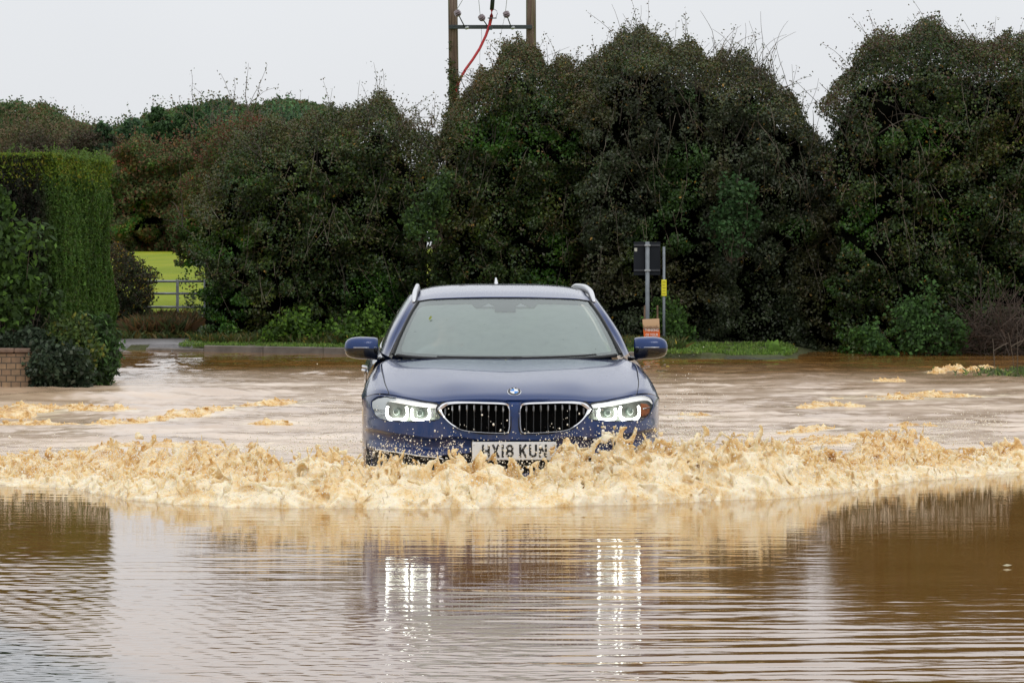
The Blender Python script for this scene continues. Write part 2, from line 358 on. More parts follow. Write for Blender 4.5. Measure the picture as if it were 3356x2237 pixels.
# ------------------------------------------------------------------ churned foam: isosurfaces of a noise field
def axis_w(c, scale, rs):
    t0 = c/scale; i0 = int(np.floor(t0.min()))-1; L = int(np.ceil(t0.max()))+3-i0
    Wm = np.zeros((len(c), L), np.float32); k = np.floor(t0).astype(int); f = (t0-k)
    for j, wgt in ((-1, (1-f)**3/6), (0, (3*f**3-6*f**2+4)/6), (1, (-3*f**3+3*f**2+3*f+1)/6), (2, f**3/6)):
        Wm[np.arange(len(c)), k+j-i0] = wgt
    return Wm
def noise3(xs, ys, zs, s, seed):
    sx, sy, sz = s if isinstance(s, tuple) else (s, s, s)
    A, B, C = axis_w(xs, sx, 0), axis_w(ys, sy, 0), axis_w(zs, sz, 0)
    L = np.random.default_rng(seed).uniform(-1, 1, (A.shape[1], B.shape[1], C.shape[1])).astype(np.float32)
    R = np.tensordot(L, C, (2, 1)); R = np.tensordot(R, B, (1, 1)); R = np.tensordot(R, A, (0, 0+1))   # z y x order handled below
    return np.ascontiguousarray(R.transpose(2, 1, 0))*2.2
# crest heights in front of the car, read as (pixel x, pixel y of the crest)
CR = np.array([(0, 1560), (100, 1560), (250, 1545), (400, 1530), (500, 1520), (600, 1505), (700, 1500), (800, 1490), (900, 1490), (1000, 1480), (1100, 1475), (1150, 1490),
 (1199, 1512), (1250, 1490), (1312, 1480), (1390, 1508), (1430, 1490), (1475, 1466), (1510, 1490), (1544, 1510), (1580, 1482), (1618, 1470), (1670, 1494), (1716, 1518), (1770, 1500), (1820, 1455), (1859, 1440), (1900, 1462),
 (1938, 1476), (2000, 1450), (2037, 1425), (2090, 1462), (2160, 1452), (2250, 1450), (2350, 1475), (2450, 1475), (2600, 1490), (2750, 1510), (2900, 1520), (3100, 1510), (3356, 1490)], float)
def foam_height(X, Y):
    yb = yfront(X); s = Y-yb
    dc = yb+.5; cz = np.interp(X/dc*FPX+1678, CR[:, 0], wz(CR[:, 1], 26.3))
    cz = np.clip(cz-.062-.022*np.exp(-((X+.62)/.35)**4)-.045*np.exp(-((X-.05)/.42)**2), .03, .40)
    near = np.exp(-((X-.1)/1.55)**4)
    rise = sm(-.02, .55, s)
    cz = cz*(1-.60*sm(1.15, 2.5, np.abs(X-.05)))*(1+.20*fbm(X/.24, Y/.2, 2, 44)+.42*perlin(X/.62, Y/2.5, 48)*sm(.7, 1.2, np.abs(X))); lum = np.abs(perlin(X/.30, Y/.22, 45)); h = cz*(.20*sm(-.04, .10, s)+.80*rise**1.1)+.05*(.25-lum)*rise*(1-sm(1, 2.4, s))
    fall = 1-sm(.6, 1.5, s)*(.70+.1*near)
    h = h*fall
    # second line of crests further back at both sides
    s2 = s-(2.3+.35*perlin(X/.9, 0*X, 31)); side = sm(1.1, 1.7, np.abs(X-.02))
    h = h+side*.115*np.exp(-(s2/.38)**2)*(.35+1.0*sm(-.3, .4, perlin(X/.5, Y/.9, 33)))*(1-sm(2.4, 4.2, np.abs(X)))
    s3 = s-(3.6+.4*perlin(X/1.1, 0*X, 35))
    h = h+side*.09*np.exp(-(s3/.35)**2)*sm(-.2, .3, perlin(X/.8, Y/1.4, 36))*(1-sm(1.8, 3.6, np.abs(X)))
    edge = sm(-.03, .05, s+.11*perlin(X/.17, Y/.17, 37)+.05*perlin(X/.05, Y/.05, 38))
    back = 1-sm(2.0, 4.2, s+.9*perlin(X/.8, Y/.5, 39))*(1-.0*side)
    s_bump = side*np.exp(-(s2/.55)**2)+side*np.exp(-(s3/.4)**2)*.8
    h = h+.022*side*sm(.5, 1.2, s)*sm(.0, .5, perlin(X/.45, Y/.5, 47)+.25)
    cover = edge*np.clip(np.maximum(back, s_bump*1.0), 0, 1)
    return h, cover
def iso_mesh(name, xs, ys, zs, f, vs, mat):
    import openvdb
    gr = openvdb.FloatGrid(background=-1.0)
    f[0, :, :] = f[-1, :, :] = -1; f[:, 0, :] = f[:, -1, :] = -1; f[:, :, 0] = f[:, :, -1] = -1
    gr.copyFromArray(np.clip(-f, -1, 1))
    gr.background = 1.0
    P, Q = gr.convertToQuads(0.0)
    P = P*vs+np.array([xs[0], ys[0], zs[0]])
    return P, Q[:, ::-1]
def make_foam(name, x0, x1, y0, y1, z1, vs, hfun, amp, seed, mat):
    xs = np.arange(x0, x1, vs); ys = np.arange(y0, y1, vs); zs = np.arange(-.06, z1, vs)
    X, Y = np.meshgrid(xs, ys, indexing='ij'); h, cover = hfun(X, Y)
    A = (amp*(.50+1.05*np.clip(h, 0, .35)/.25)*cover).astype(np.float32)
    n1 = noise3(xs, ys, zs, (.15, .15, .12), seed)
    F = .020*n1-.006
    n2 = noise3(xs, ys, zs, .070, seed+1); F += .036*(np.abs(n2)*1.5-.5)
    n3 = noise3(xs, ys, zs, .036, seed+2); F += .030*(.45-np.abs(n3)*1.3)
    n4 = noise3(xs, ys, zs, .0195, seed+3); F += .0155*(.45-np.abs(n4)*1.3)
    F *= A[..., None]*(.55+.95*sm(-.3, .35, perlin(X/.42, Y/.3, seed)))[..., None].astype(np.float32)
    F += (h-.028+.03*cover-(1-cover)*.10).astype(np.float32)[..., None]-zs[None, None].astype(np.float32)
    # thin ligaments thrown off the crest
    m1 = noise3(xs, ys, zs, (.06, .06, .10), seed+5); m2 = noise3(xs, ys, zs, (.06, .06, .10), seed+6)
    lig = .007-.05*np.sqrt(m1*m1+m2*m2)
    lig += np.minimum(0, (.075*np.clip(A, 0, 1.6)[..., None]+F)*.5)
    F = np.maximum(F, lig)
    P, Q = iso_mesh(name, xs, ys, zs, F, vs, mat)
    return P, Q
m, t, b = newmat('aerated_foam')
nA = noise_fac(t, 6, 8, rough=.72); nB = noise_fac(t, 45, 5, rough=.7)
ad = N(t, 'Math', operation='MULTIPLY_ADD'); ad.inputs[1].default_value = .45; t.links.new(nB.outputs['Fac'], ad.inputs[0]); t.links.new(nA.outputs['Fac'], ad.inputs[2])
at = N(t, 'Attribute', attribute_name='air')
ad2 = N(t, 'Math', operation='ADD'); t.links.new(ad.outputs[0], ad2.inputs[0]); t.links.new(at.outputs['Fac'], ad2.inputs[1])
t.links.new(ramp(t, ad2.outputs[0], [(.53, (.40, .19, .045)), (.65, (.68, .42, .155)), (.77, (.86, .66, .36)), (.91, (.93, .83, .62))]), b.inputs['Base Color'])
b.inputs['Roughness'].default_value = .22; b.inputs['IOR'].default_value = 1.33
b.inputs['Subsurface Weight'].default_value = .15; b.inputs['Subsurface Radius'].default_value = (.05, .03, .012); b.inputs['Subsurface Scale'].default_value = .6
nb1 = bump(t, b, noise_fac(t, 60, 4, rough=.65).outputs['Fac'], .7, .008); bump(t, b, noise_fac(t, 210, 3).outputs['Fac'], .5, .003, nb1)
M_foam = m
P, Q = make_foam('bow_wave_foam', -3.95, 3.95, 25.2, 31.0, .46, .0098, foam_height, 1.0, 50, M_foam)
air = .11*(1-sm(.1, .8, P[:, 1]-yfront(P[:, 0])))+.02
o = mesh_np('bow_wave_foam', P, Q, M_foam, smooth=True, pattr={'air': air})
tag(o, 'churned cream and tan foam of the bow wave in front of the car', 'foam', None, 'stuff')
print('foam faces', len(Q))

# smaller broken crests further back
def far_height(X, Y, LWs):
    h = 0*X; cov = 0*X
    for p, hh, ww in LWs:
        best = line_dist(X, Y, p)
        e = np.exp(-(best/(ww*.8))**2)*(.55+.75*perlin(X/.5, Y/.35, 41)+.25)
        h = np.maximum(h, .55*hh*e); cov = np.maximum(cov, sm(.34, .66, e+.34*perlin(X/.16, Y/.12, 42)+.2*perlin(X/.05, Y/.05, 43)))
    return h-.004, cov
V_, F_ = [], []; off = 0
for p_, hh_, ww_ in LW:
    x0, y0 = p_.min(0)-ww_*1.5-.1; x1, y1 = p_.max(0)+ww_*1.5+.1; vs = .013
    P, Q = make_foam('far', x0, x1, y0, y1, hh_+.12, vs, lambda X, Y: far_height(X, Y, [(p_, hh_, ww_)]), .40, 80, M_foam)
    V_.append(P); F_.append(Q+off); off += len(P)
P = np.concatenate(V_); Q = np.concatenate(F_)
o = mesh_np('broken_crest_foam', P, Q, M_foam, smooth=True, pattr={'air': np.full(len(P), -.03)})
tag(o, 'thin broken lines of tan foam on the wake behind the bow wave', 'foam', None, 'stuff')
print('far foam faces', len(Q))

# spray: thousands of separate drops
def droplets(C, R):
    g_ = (1+5**.5)/2; T = np.array([(-1, g_, 0), (1, g_, 0), (-1, -g_, 0), (1, -g_, 0), (0, -1, g_), (0, 1, g_), (0, -1, -g_), (0, 1, -g_), (g_, 0, -1), (g_, 0, 1), (-g_, 0, -1), (-g_, 0, 1)])/1.9
    TF = np.array([(0, 11, 5), (0, 5, 1), (0, 1, 7), (0, 7, 10), (0, 10, 11), (1, 5, 9), (5, 11, 4), (11, 10, 2), (10, 7, 6), (7, 1, 8), (3, 9, 4), (3, 4, 2), (3, 2, 6), (3, 6, 8), (3, 8, 9), (4, 9, 5), (2, 4, 11), (6, 2, 10), (8, 6, 7), (9, 8, 1)])
    st = 1+np.random.default_rng(1).uniform(0, 1.1, (len(C), 3))*np.array([.3, .3, 1])
    V = C[:, None]+T[None]*R[:, None, None]*st[:, None]
    F = TF[None]+12*np.arange(len(C))[:, None, None]
    return V.reshape(-1, 3), F.reshape(-1, 3)
n = 9000; X = RNG.uniform(-3.5, 3.5, n); s = RNG.gamma(2.0, .28, n); Y = yfront(X)+s
cz = np.clip(np.interp(X/26.3*FPX+1678, CR[:, 0], wz(CR[:, 1], 26.3)), .05, .4)
Z = cz*np.minimum(1, s/.5)+.01+RNG.exponential(.035, n)
C1 = np.stack([X, Y, Z], 1); R1 = RNG.gamma(2, .0007, n)+.0007
parts = [C1]; rad = [R1]
for cx, cy, cz_, sx, sy, sz, k, rr_ in ((1.10, 26.9, .42, .10, .25, .16, 1500, .0011), (-1.12, 26.9, .40, .12, .25, .14, 1700, .0011), (.62, 26.2, .38, .22, .08, .07, 190, .0026), (.33, 26.2, .34, .12, .06, .05, 110, .0022), (-.35, 26.25, .36, .5, .08, .10, 200, .0018), (.3, 26.25, .38, .5, .08, .10, 170, .0017)):
    parts.append(np.stack([RNG.normal(cx, sx, k), RNG.normal(cy, sy, k), np.abs(RNG.normal(cz_-.2, sz, k))+.15], 1)); rad.append(RNG.gamma(2, rr_*.45, k)+.0005)
k = 26000; X = RNG.uniform(-3.5, 3.5, k); s = RNG.uniform(-.02, 2.6, k); Y = yfront(X)+s; hh_, cv_ = foam_height(X[:, None], Y[:, None]); hh_ = hh_[:, 0]
parts.append(np.stack([X, Y, hh_+RNG.exponential(.028, k)*(.5+3*hh_)+.005], 1)); rad.append(RNG.gamma(2.5, .00045, k)+.0006)
C = np.concatenate(parts); R = np.concatenate(rad)
V, F = droplets(C, R)
ms, t, b = newmat('water_drops'); b.inputs['Base Color'].default_value = (.88, .82, .70, 1); b.inputs['Roughness'].default_value = .1
o = mesh_np('spray_drops', V, F, ms, smooth=True)
tag(o, 'scattered drops of muddy spray thrown up around the bumper', 'spray', None, 'stuff')
# ------------------------------------------------------------------ vegetation
def pal(cols, wts, n, rng, var=.25):
    cols = np.array(cols); w_ = np.array(wts, float)/sum(wts)
    c = cols[rng.choice(len(cols), n, p=w_)]; return c*rng.uniform(1-var, 1+var, (n, 1))
def leaf_mesh(C, L, Wd, rng, face=(0, -1, .6), spread=1.0, droop=0.0):
    n = len(C); d = rng.normal(size=(n, 3)); d[:, 2] -= droop; d /= np.linalg.norm(d, axis=1)[:, None]
    nn = rng.normal(size=(n, 3))*spread+np.array(face); nn -= (nn*d).sum(1)[:, None]*d; nn /= np.linalg.norm(nn, axis=1)[:, None]+1e-9
    s = np.cross(nn, d); L = np.broadcast_to(np.asarray(L)[..., None], (n, 1)) if np.ndim(L) else np.full((n, 1), L)
    Wd = np.broadcast_to(np.asarray(Wd)[..., None], (n, 1)) if np.ndim(Wd) else np.full((n, 1), Wd)
    k = rng.uniform(.9, 1.1, (n, 1))
    V = np.stack([C-d*L*.5, C+s*Wd*.5+nn*Wd*.12-d*L*.06, C+d*L*.5*k, C-s*Wd*.5+nn*Wd*.12-d*L*.06], 1)
    return V.reshape(-1, 3), np.arange(4*n).reshape(n, 4)
def twig_mesh(paths, r0, r1, k=3):
    """paths: (n, m, 3) polylines as thin tapered tubes"""
    n, mm, _ = paths.shape; T = np.diff(paths, axis=1); T = np.concatenate([T, T[:, -1:]], 1); T /= np.linalg.norm(T, axis=2)[..., None]+1e-9
    a = np.cross(T, np.array([.3, .9, .2])); a /= np.linalg.norm(a, axis=2)[..., None]+1e-9; b_ = np.cross(T, a)
    rr = np.linspace(1, 0, mm)[None, :, None]; r0 = np.broadcast_to(np.asarray(r0, float).reshape(-1, 1, 1), (n, 1, 1)); r = r1+(r0-r1)*rr
    V = np.stack([paths+r*(a*cos(2*pi*j/k)+b_*sin(2*pi*j/k)) for j in range(k)], 2).reshape(-1, 3)
    i = (np.arange(n)[:, None]*mm+np.arange(mm-1)[None]).ravel()*k
    F = np.concatenate([np.stack([i+j, i+(j+1) % k, i+k+(j+1) % k, i+k+j], 1) for j in range(k)])
    return V, F
def sprig_paths(B, D, Ln, rng, m=7, bend=.5):
    n = len(B); P = np.zeros((n, m, 3)); P[:, 0] = B; d = D/np.linalg.norm(D, axis=1)[:, None]
    bd = rng.normal(size=(n, 3))*bend/m
    for j in range(1, m):
        d = d+bd+rng.normal(size=(n, 3))*.09; d /= np.linalg.norm(d, axis=1)[:, None]
        P[:, j] = P[:, j-1]+d*(Ln/(m-1))[:, None]
    return P

M_cane = simple('cane', (.12, .10, .07), .7, var=.5, scale=3)
HEDGE_COLS = [(.032, .062, .012), (.050, .082, .015), (.022, .042, .012), (.070, .060, .022), (.085, .13, .022), (.085, .085, .05)]
def bush(name, label, cat, group, x0, x1, top, d0, thick, seed, nleaf, cols, wts, L=.05, zb=-.05, lumps=.42, d1=None, nsprig=120, spr_len=.55,
         topcols=None, mat=None, end=(.6, .6), R=1.1, gaps=.0, side=None, lump_s=1.0, sprig_bare=.25, leafy_twigs=True):
    """a dense shrub: top = (px, py) outline of its top in the photo at distance d0"""
    rng = np.random.default_rng(seed); d1 = d0 if d1 is None else d1
    mat = mat or M_leaf_gloss
    tp = np.array(top, float); TX = wx(tp[:, 0], d0); TZ = wz(tp[:, 1], d0+R*.6)
    o = TX.argsort(); TX, TZ = TX[o], TZ[o]
    root = empty(name, ((x0+x1)/2, (d0+d1)/2, zb), label, cat, group)
    def ztop(x): return np.interp(x, TX, TZ)+.30*fbm(x/.7, x*0+seed, 2, seed)+.13*perlin(x/.19, x*0, seed+3)
    def crev(x, z): return np.exp(-(perlin(x/(.62*lump_s), z/(.5*lump_s), seed+50)/.10)**2)*sm(-.2, .25, perlin(x/(1.6*lump_s), z/(1.2*lump_s), seed+51))
    def front(x, z):
        zt = ztop(x); y = d0+(d1-d0)*(x-x0)/(x1-x0); r = np.minimum(R, zt*.6); t_ = np.clip((z-(zt-r))/r, 0, 1)
        y = y+r*(1-np.sqrt(np.clip(1-t_*t_, 0, 1)))
        e0 = np.clip(1-(x-x0)/max(end[0], .01), 0, 1); e1 = np.clip(1-(x1-x)/max(end[1], .01), 0, 1)
        y = y+end[0]*(1-np.sqrt(1-np.clip(e0, 0, 1)**2))*1.0+end[1]*(1-np.sqrt(1-np.clip(e1, 0, 1)**2))*1.0
        ls = lump_s
        y = y-lumps*1.15*(fbm(x/(.95*ls), z/(.75*ls), 2, seed+5))-lumps*.75*perlin(x/(.36*ls), z/(.27*ls), seed+9)+crev(x, z)*lumps*.9-.16*lumps*perlin(x/.13, z/.11, seed+11)
        return y
    # leaves on the front and rolled over the top
    a = nleaf; x = rng.uniform(x0, x1, a); zt = ztop(x); uu = rng.uniform(0, 1, a)
    z = zb+(zt-zb)*uu; y = front(x, z)+rng.exponential(.11, a)-.03
    dens = .28+1.15*sm(-.3, .4, fbm(x/(.5*lump_s), z/(.4*lump_s), 2, seed+20))-.7*crev(x, z)
    keep = rng.uniform(0, 1.25, a) < dens
    nb = int(nleaf*.5); xb = rng.uniform(x0, x1, nb); yb_ = front(xb, ztop(xb))+rng.uniform(-.3, thick-.3, nb); zb_ = ztop(xb)+.16*perlin(xb/.3, yb_/.3, seed+2)-rng.exponential(.34, nb)*lump_s**.5*rng.choice([1, 1.8], nb)+.09
    C = np.concatenate([np.stack([x, y, z], 1)[keep], np.stack([xb, yb_, zb_], 1)])
    we = np.exp(-np.minimum(C[:, 0]-x0, x1-C[:, 0])/.45); C[:, 0] += we*(.42*fbm(C[:, 2]/.55, C[:, 2]*0+seed, 2, seed+40)+.12*perlin(C[:, 2]/.15, C[:, 1]/.3, seed+41))
    hi = np.clip((C[:, 2]-(ztop(C[:, 0])-.9))/.9, 0, 1)
    col = pal(cols, wts, len(C), rng)
    patch = fbm(C[:, 0]/.9, C[:, 2]/.9, 2, seed+30)
    col = col*(1+.45*patch)[:, None]
    ivy = sm(.12, .35, fbm(C[:, 0]/1.3+7, C[:, 2]/1.0, 2, seed+60))[:, None]*(1-hi[:, None]); col = col*(1-ivy)+col*np.array([.85, 1.4, .6])*ivy
    dry = sm(.12, .4, fbm(C[:, 0]/1.0+3, C[:, 2]/1.4, 2, seed+61))[:, None]; col = col*(1-dry)+col*np.array([1.3, 1.0, .8])*dry
    if topcols is not None:
        tcx = pal(topcols, [1]*len(topcols), len(C), rng); mk_ = rng.uniform(0, 1, len(C)) < hi*.85*(.75+patch); col[mk_] = tcx[mk_]
    acc = rng.uniform(0, 1, len(C)) < .004; col[acc] = np.array([.35, .2, .03])*rng.uniform(.5, 1.2, (acc.sum(), 1))
    Ls = L*rng.uniform(.6, 1.35, len(C))*(1-.25*hi)
    V, F = leaf_mesh(C, Ls, Ls*.62, rng)
    Vs, Fs, cs = [V], [F], [col]
    nk = int((x1-x0)*16/lump_s); kx = rng.uniform(x0+.1, x1-.1, nk); ky = front(kx, ztop(kx))+rng.uniform(-.2, thick*.4, nk); kz = ztop(kx)+rng.uniform(-.35, .12, nk)*lump_s; kr = rng.uniform(.06, .20, nk)*lump_s
    ki = rng.integers(nk, size=nk*34); kv = np.clip(rng.normal(size=(len(ki), 3)), -1.5, 1.5)*kr[ki][:, None]*.6; Ck = np.stack([kx[ki], ky[ki], kz[ki]], 1)+kv
    V, F = leaf_mesh(Ck, L*.85*rng.uniform(.6, 1.2, len(Ck)), L*.5, rng); Vs.append(V); Fs.append(F); cs.append(pal(topcols or cols, [1]*len(topcols or cols), len(Ck), rng)*rng.uniform(.7, 1.2, nk)[ki][:, None])
    # sprigs standing out from the top and sides
    if nsprig:
        bx = rng.uniform(x0+.1, x1-.1, nsprig); by = front(bx, ztop(bx))+rng.uniform(-.4, thick*.5, nsprig)*.6; bz = ztop(bx)-.22
        B = np.stack([bx, by, bz], 1); D = np.stack([rng.normal(0, .65, nsprig), rng.normal(-.1, .4, nsprig), np.full(nsprig, 1.0)], 1)
        nf = nsprig//2; fx_ = rng.uniform(x0+.1, x1-.1, nf); fz_ = rng.uniform(.3, 1, nf)*ztop(fx_)
        B = np.concatenate([B, np.stack([fx_, front(fx_, fz_)+.02, fz_], 1)]); D = np.concatenate([D, np.stack([rng.normal(0, .7, nf), np.full(nf, -.5), rng.normal(-.2, .8, nf)], 1)])
        Ln = np.minimum(rng.gamma(2.2, spr_len/4.6, len(B)), .65*lump_s)*np.where(np.arange(len(B)) < nsprig, 1, .55)+.12
        P = sprig_paths(B, D, Ln, rng)
        V, F = twig_mesh(P, .0055, .0022); tw = tag(mesh_np('twigs', V, F, M_twig, parent=root), kind='stuff')
        tw.location = -root.location
        lf = rng.uniform(0, 1, len(B)) > sprig_bare; PL = P[lf][:, 1:]
        rep = 3; Cc = np.repeat(PL.reshape(-1, 3), rep, 0)+rng.normal(size=(PL.shape[0]*PL.shape[1]*rep, 3))*.032
        cc = pal(topcols or cols, [1]*len(topcols or cols), len(Cc), rng)
        V, F = leaf_mesh(Cc, L*.8*rng.uniform(.6, 1.2, len(Cc)), L*.45, rng); Vs.append(V); Fs.append(F); cs.append(cc)
    off = 0; FF = []
    for V, F in zip(Vs, Fs): FF.append(F+off); off += len(V)
    V = np.concatenate(Vs)-np.array(root.location)
    lv = mesh_np('foliage', V, np.concatenate(FF), mat, colf=np.concatenate(cs), parent=root)
    if lump_s == 1.0 and x1-x0 > 2:                     # pale bramble canes trailing down the face
        nv = int((x1-x0)*9); vx = rng.uniform(x0+.2, x1-.2, nv); vz = rng.uniform(.35, .9, nv)*ztop(vx); B = np.stack([vx, front(vx, vz)-.02, vz], 1); m_ = 12; Pv = np.zeros((nv, m_, 3)); Pv[:, 0] = B; hx = rng.normal(0, .35, nv); ln = rng.uniform(.5, 1.5, nv)
        for j in range(1, m_): hx = hx+rng.normal(0, .08, nv); px2 = Pv[:, j-1, 0]+hx*ln/m_; pz2 = np.maximum(Pv[:, j-1, 2]-ln/m_, .05); Pv[:, j] = np.stack([px2, front(px2, pz2)-.06-.03*rng.uniform(size=nv), pz2], 1)
        V, F = twig_mesh(Pv, .0045, .003); tag(mesh_np('trailing_canes', V-np.array(root.location), F, M_cane, parent=root), kind='stuff')
    if lump_s == 1.0 and x1-x0 > 2:                     # limbs that show through the thin top of the crown
        nl = int((x1-x0)*9); lx = rng.uniform(x0+.2, x1-.2, nl); lz = ztop(lx); B = np.stack([lx, front(lx, lz-.5)+rng.uniform(.1, .7, nl), lz-1.3], 1); Pl = sprig_paths(B, np.stack([rng.normal(0, .45, nl), rng.normal(0, .2, nl), np.ones(nl)], 1), rng.uniform(1.0, 1.55, nl), rng, m=9, bend=.9)
        Pm = sprig_paths(Pl[:, 5], np.stack([rng.normal(0, .9, nl), rng.normal(0, .3, nl), np.full(nl, .7)], 1), rng.uniform(.35, .7, nl), rng, m=9, bend=.9)
        V, F = twig_mesh(np.concatenate([Pl, Pm]), .011, .003); tag(mesh_np('branches', V-np.array(root.location), F, M_bark, parent=root), kind='stuff')
    # added black core that blocks light and stands in for shade between leaves
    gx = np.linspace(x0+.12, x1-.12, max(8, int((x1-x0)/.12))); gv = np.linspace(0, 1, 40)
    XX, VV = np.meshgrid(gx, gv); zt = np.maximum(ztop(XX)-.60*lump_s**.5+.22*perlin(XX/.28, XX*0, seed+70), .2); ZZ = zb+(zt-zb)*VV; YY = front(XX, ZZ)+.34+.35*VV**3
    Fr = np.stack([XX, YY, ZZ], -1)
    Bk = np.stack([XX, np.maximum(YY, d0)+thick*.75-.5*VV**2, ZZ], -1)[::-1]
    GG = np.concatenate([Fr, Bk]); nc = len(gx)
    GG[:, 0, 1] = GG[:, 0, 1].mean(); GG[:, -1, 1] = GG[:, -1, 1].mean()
    core = mesh_np('shade_core', (GG.reshape(-1, 3)-np.array(root.location)), grid_faces(len(GG), nc), M_core, smooth=True, parent=root)
    return root
def s2(*p): return [(a/.7008, b/.7008) for a, b in p]
# --- the four big overgrown shrubs behind the flood
OLV = [(.075, .092, .02), (.10, .092, .026), (.06, .08, .017), (.09, .06, .024)]
bush('overgrown_shrub', 'dark green overgrown shrub left of the wooden poles, beside the gate opening', 'shrub', 'overgrown shrubs in a row along the far verge',
     wx(628, 66), wx(1420, 66), s2((440, 430), (470, 385), (520, 330), (560, 305), (640, 275), (700, 262), (760, 262), (800, 248), (850, 238), (900, 245), (940, 285), (960, 318), (1000, 330), (1040, 340)), 65.7, 2.6, 101, 88000,
     HEDGE_COLS, [4, 3, 3, 1, 1.2, .5], nsprig=150, topcols=OLV, end=(.5, .3), spr_len=.6)
bush('overgrown_shrub', 'tall dark shrub climbing round the two wooden poles, directly behind the car', 'shrub', 'overgrown shrubs in a row along the far verge',
     wx(1385, 65), wx(2150, 65), s2((985, 330), (1010, 300), (1040, 245), (1070, 195), (1110, 155), (1160, 118), (1240, 128), (1320, 155), (1380, 150), (1420, 160), (1500, 190)), 65.0, 2.6, 102, 100000,
     HEDGE_COLS, [4, 4, 3, 1.4, .9, .7], nsprig=190, topcols=OLV+[(.16, .10, .04)], end=(.4, .2), spr_len=.55)
bush('overgrown_shrub', 'tall grey green shrub behind the road sign, its crown ending in long bare shoots', 'shrub', 'overgrown shrubs in a row along the far verge',
     wx(1900, 64.5), wx(2790, 64.5), s2((1330, 220), (1370, 150), (1400, 112), (1450, 92), (1540, 92), (1600, 118), (1700, 135), (1770, 160), (1830, 215), (1870, 275), (1900, 320), (1935, 362), (1960, 380)), 64.2, 2.6, 103, 105000,
     [(.040, .058, .024), (.032, .046, .020), (.060, .075, .034), (.10, .10, .075), (.03, .04, .016)], [4, 3, 2, .6, 3], nsprig=210, topcols=OLV, end=(.3, .4), spr_len=.7)
bush('overgrown_shrub', 'tallest dark shrub at the right edge of the photo, standing in the water', 'shrub', 'overgrown shrubs in a row along the far verge',
     wx(2735, 63.5), wx(3700, 63.5), s2((1915, 400), (1935, 260), (1950, 190), (1990, 120), (2050, 85), (2150, 72), (2230, 95), (2300, 88), (2352, 105), (2480, 90), (2600, 110)), 63.2, 2.8, 104, 118000,
     HEDGE_COLS, [4, 3, 4, 1.2, .7, .8], nsprig=210, topcols=OLV+[(.10, .05, .04)], end=(.45, .2), spr_len=.55)
# --- shoots
def shoots(name, label, pts, n, seed, H=1.0, leafy=.5, mat=M_twig):
    rng = np.random.default_rng(seed); B = []
    for _ in range(n):
        k = rng.integers(len(pts)-1); f = rng.uniform(); p = np.array(pts[k])*(1-f)+np.array(pts[k+1])*f; B.append(W(p[0], p[1], 65+rng.uniform(-.3, .8)))
    B = np.array(B); root = empty(name, tuple(B.mean(0)), label, 'branches')
    D = np.stack([rng.normal(0, .5, n), rng.normal(0, .2, n), np.full(n, 1.0)], 1); P = sprig_paths(B, D, H*rng.uniform(.5, 1.1, n), rng, m=10, bend=1.1)
    V, F = twig_mesh(P, .0065, .0022); o = mesh_np('stem', V-B.mean(0), F, mat, parent=root)
    PL = P[rng.uniform(size=n) < leafy][:, 3:]
    if len(PL):
        Cc = np.repeat(PL.reshape(-1, 3), 2, 0)+rng.normal(size=(PL.shape[0]*PL.shape[1]*2, 3))*.03
        V, F = leaf_mesh(Cc, .04, .022, rng); mesh_np('foliage', V-B.mean(0), F, M_leaf, colf=pal(OLV, [1]*4, len(Cc), rng), parent=root)
shoots('bare_shoots', 'long thin bare shoots arching above the crown behind the road sign', [(2330, 190), (2500, 250), (2620, 330)], 26, 301, 1.0, .15)
shoots('bare_shoots', 'wispy leafy shoots rising above the shrub left of the poles', [(620, 420), (730, 400), (830, 380)], 20, 302, .85, .95)
shoots('bare_shoots', 'fine twigs bridging the gap just left of the wooden poles', [(1330, 420), (1400, 430), (1450, 400)], 26, 303, .5, .85)

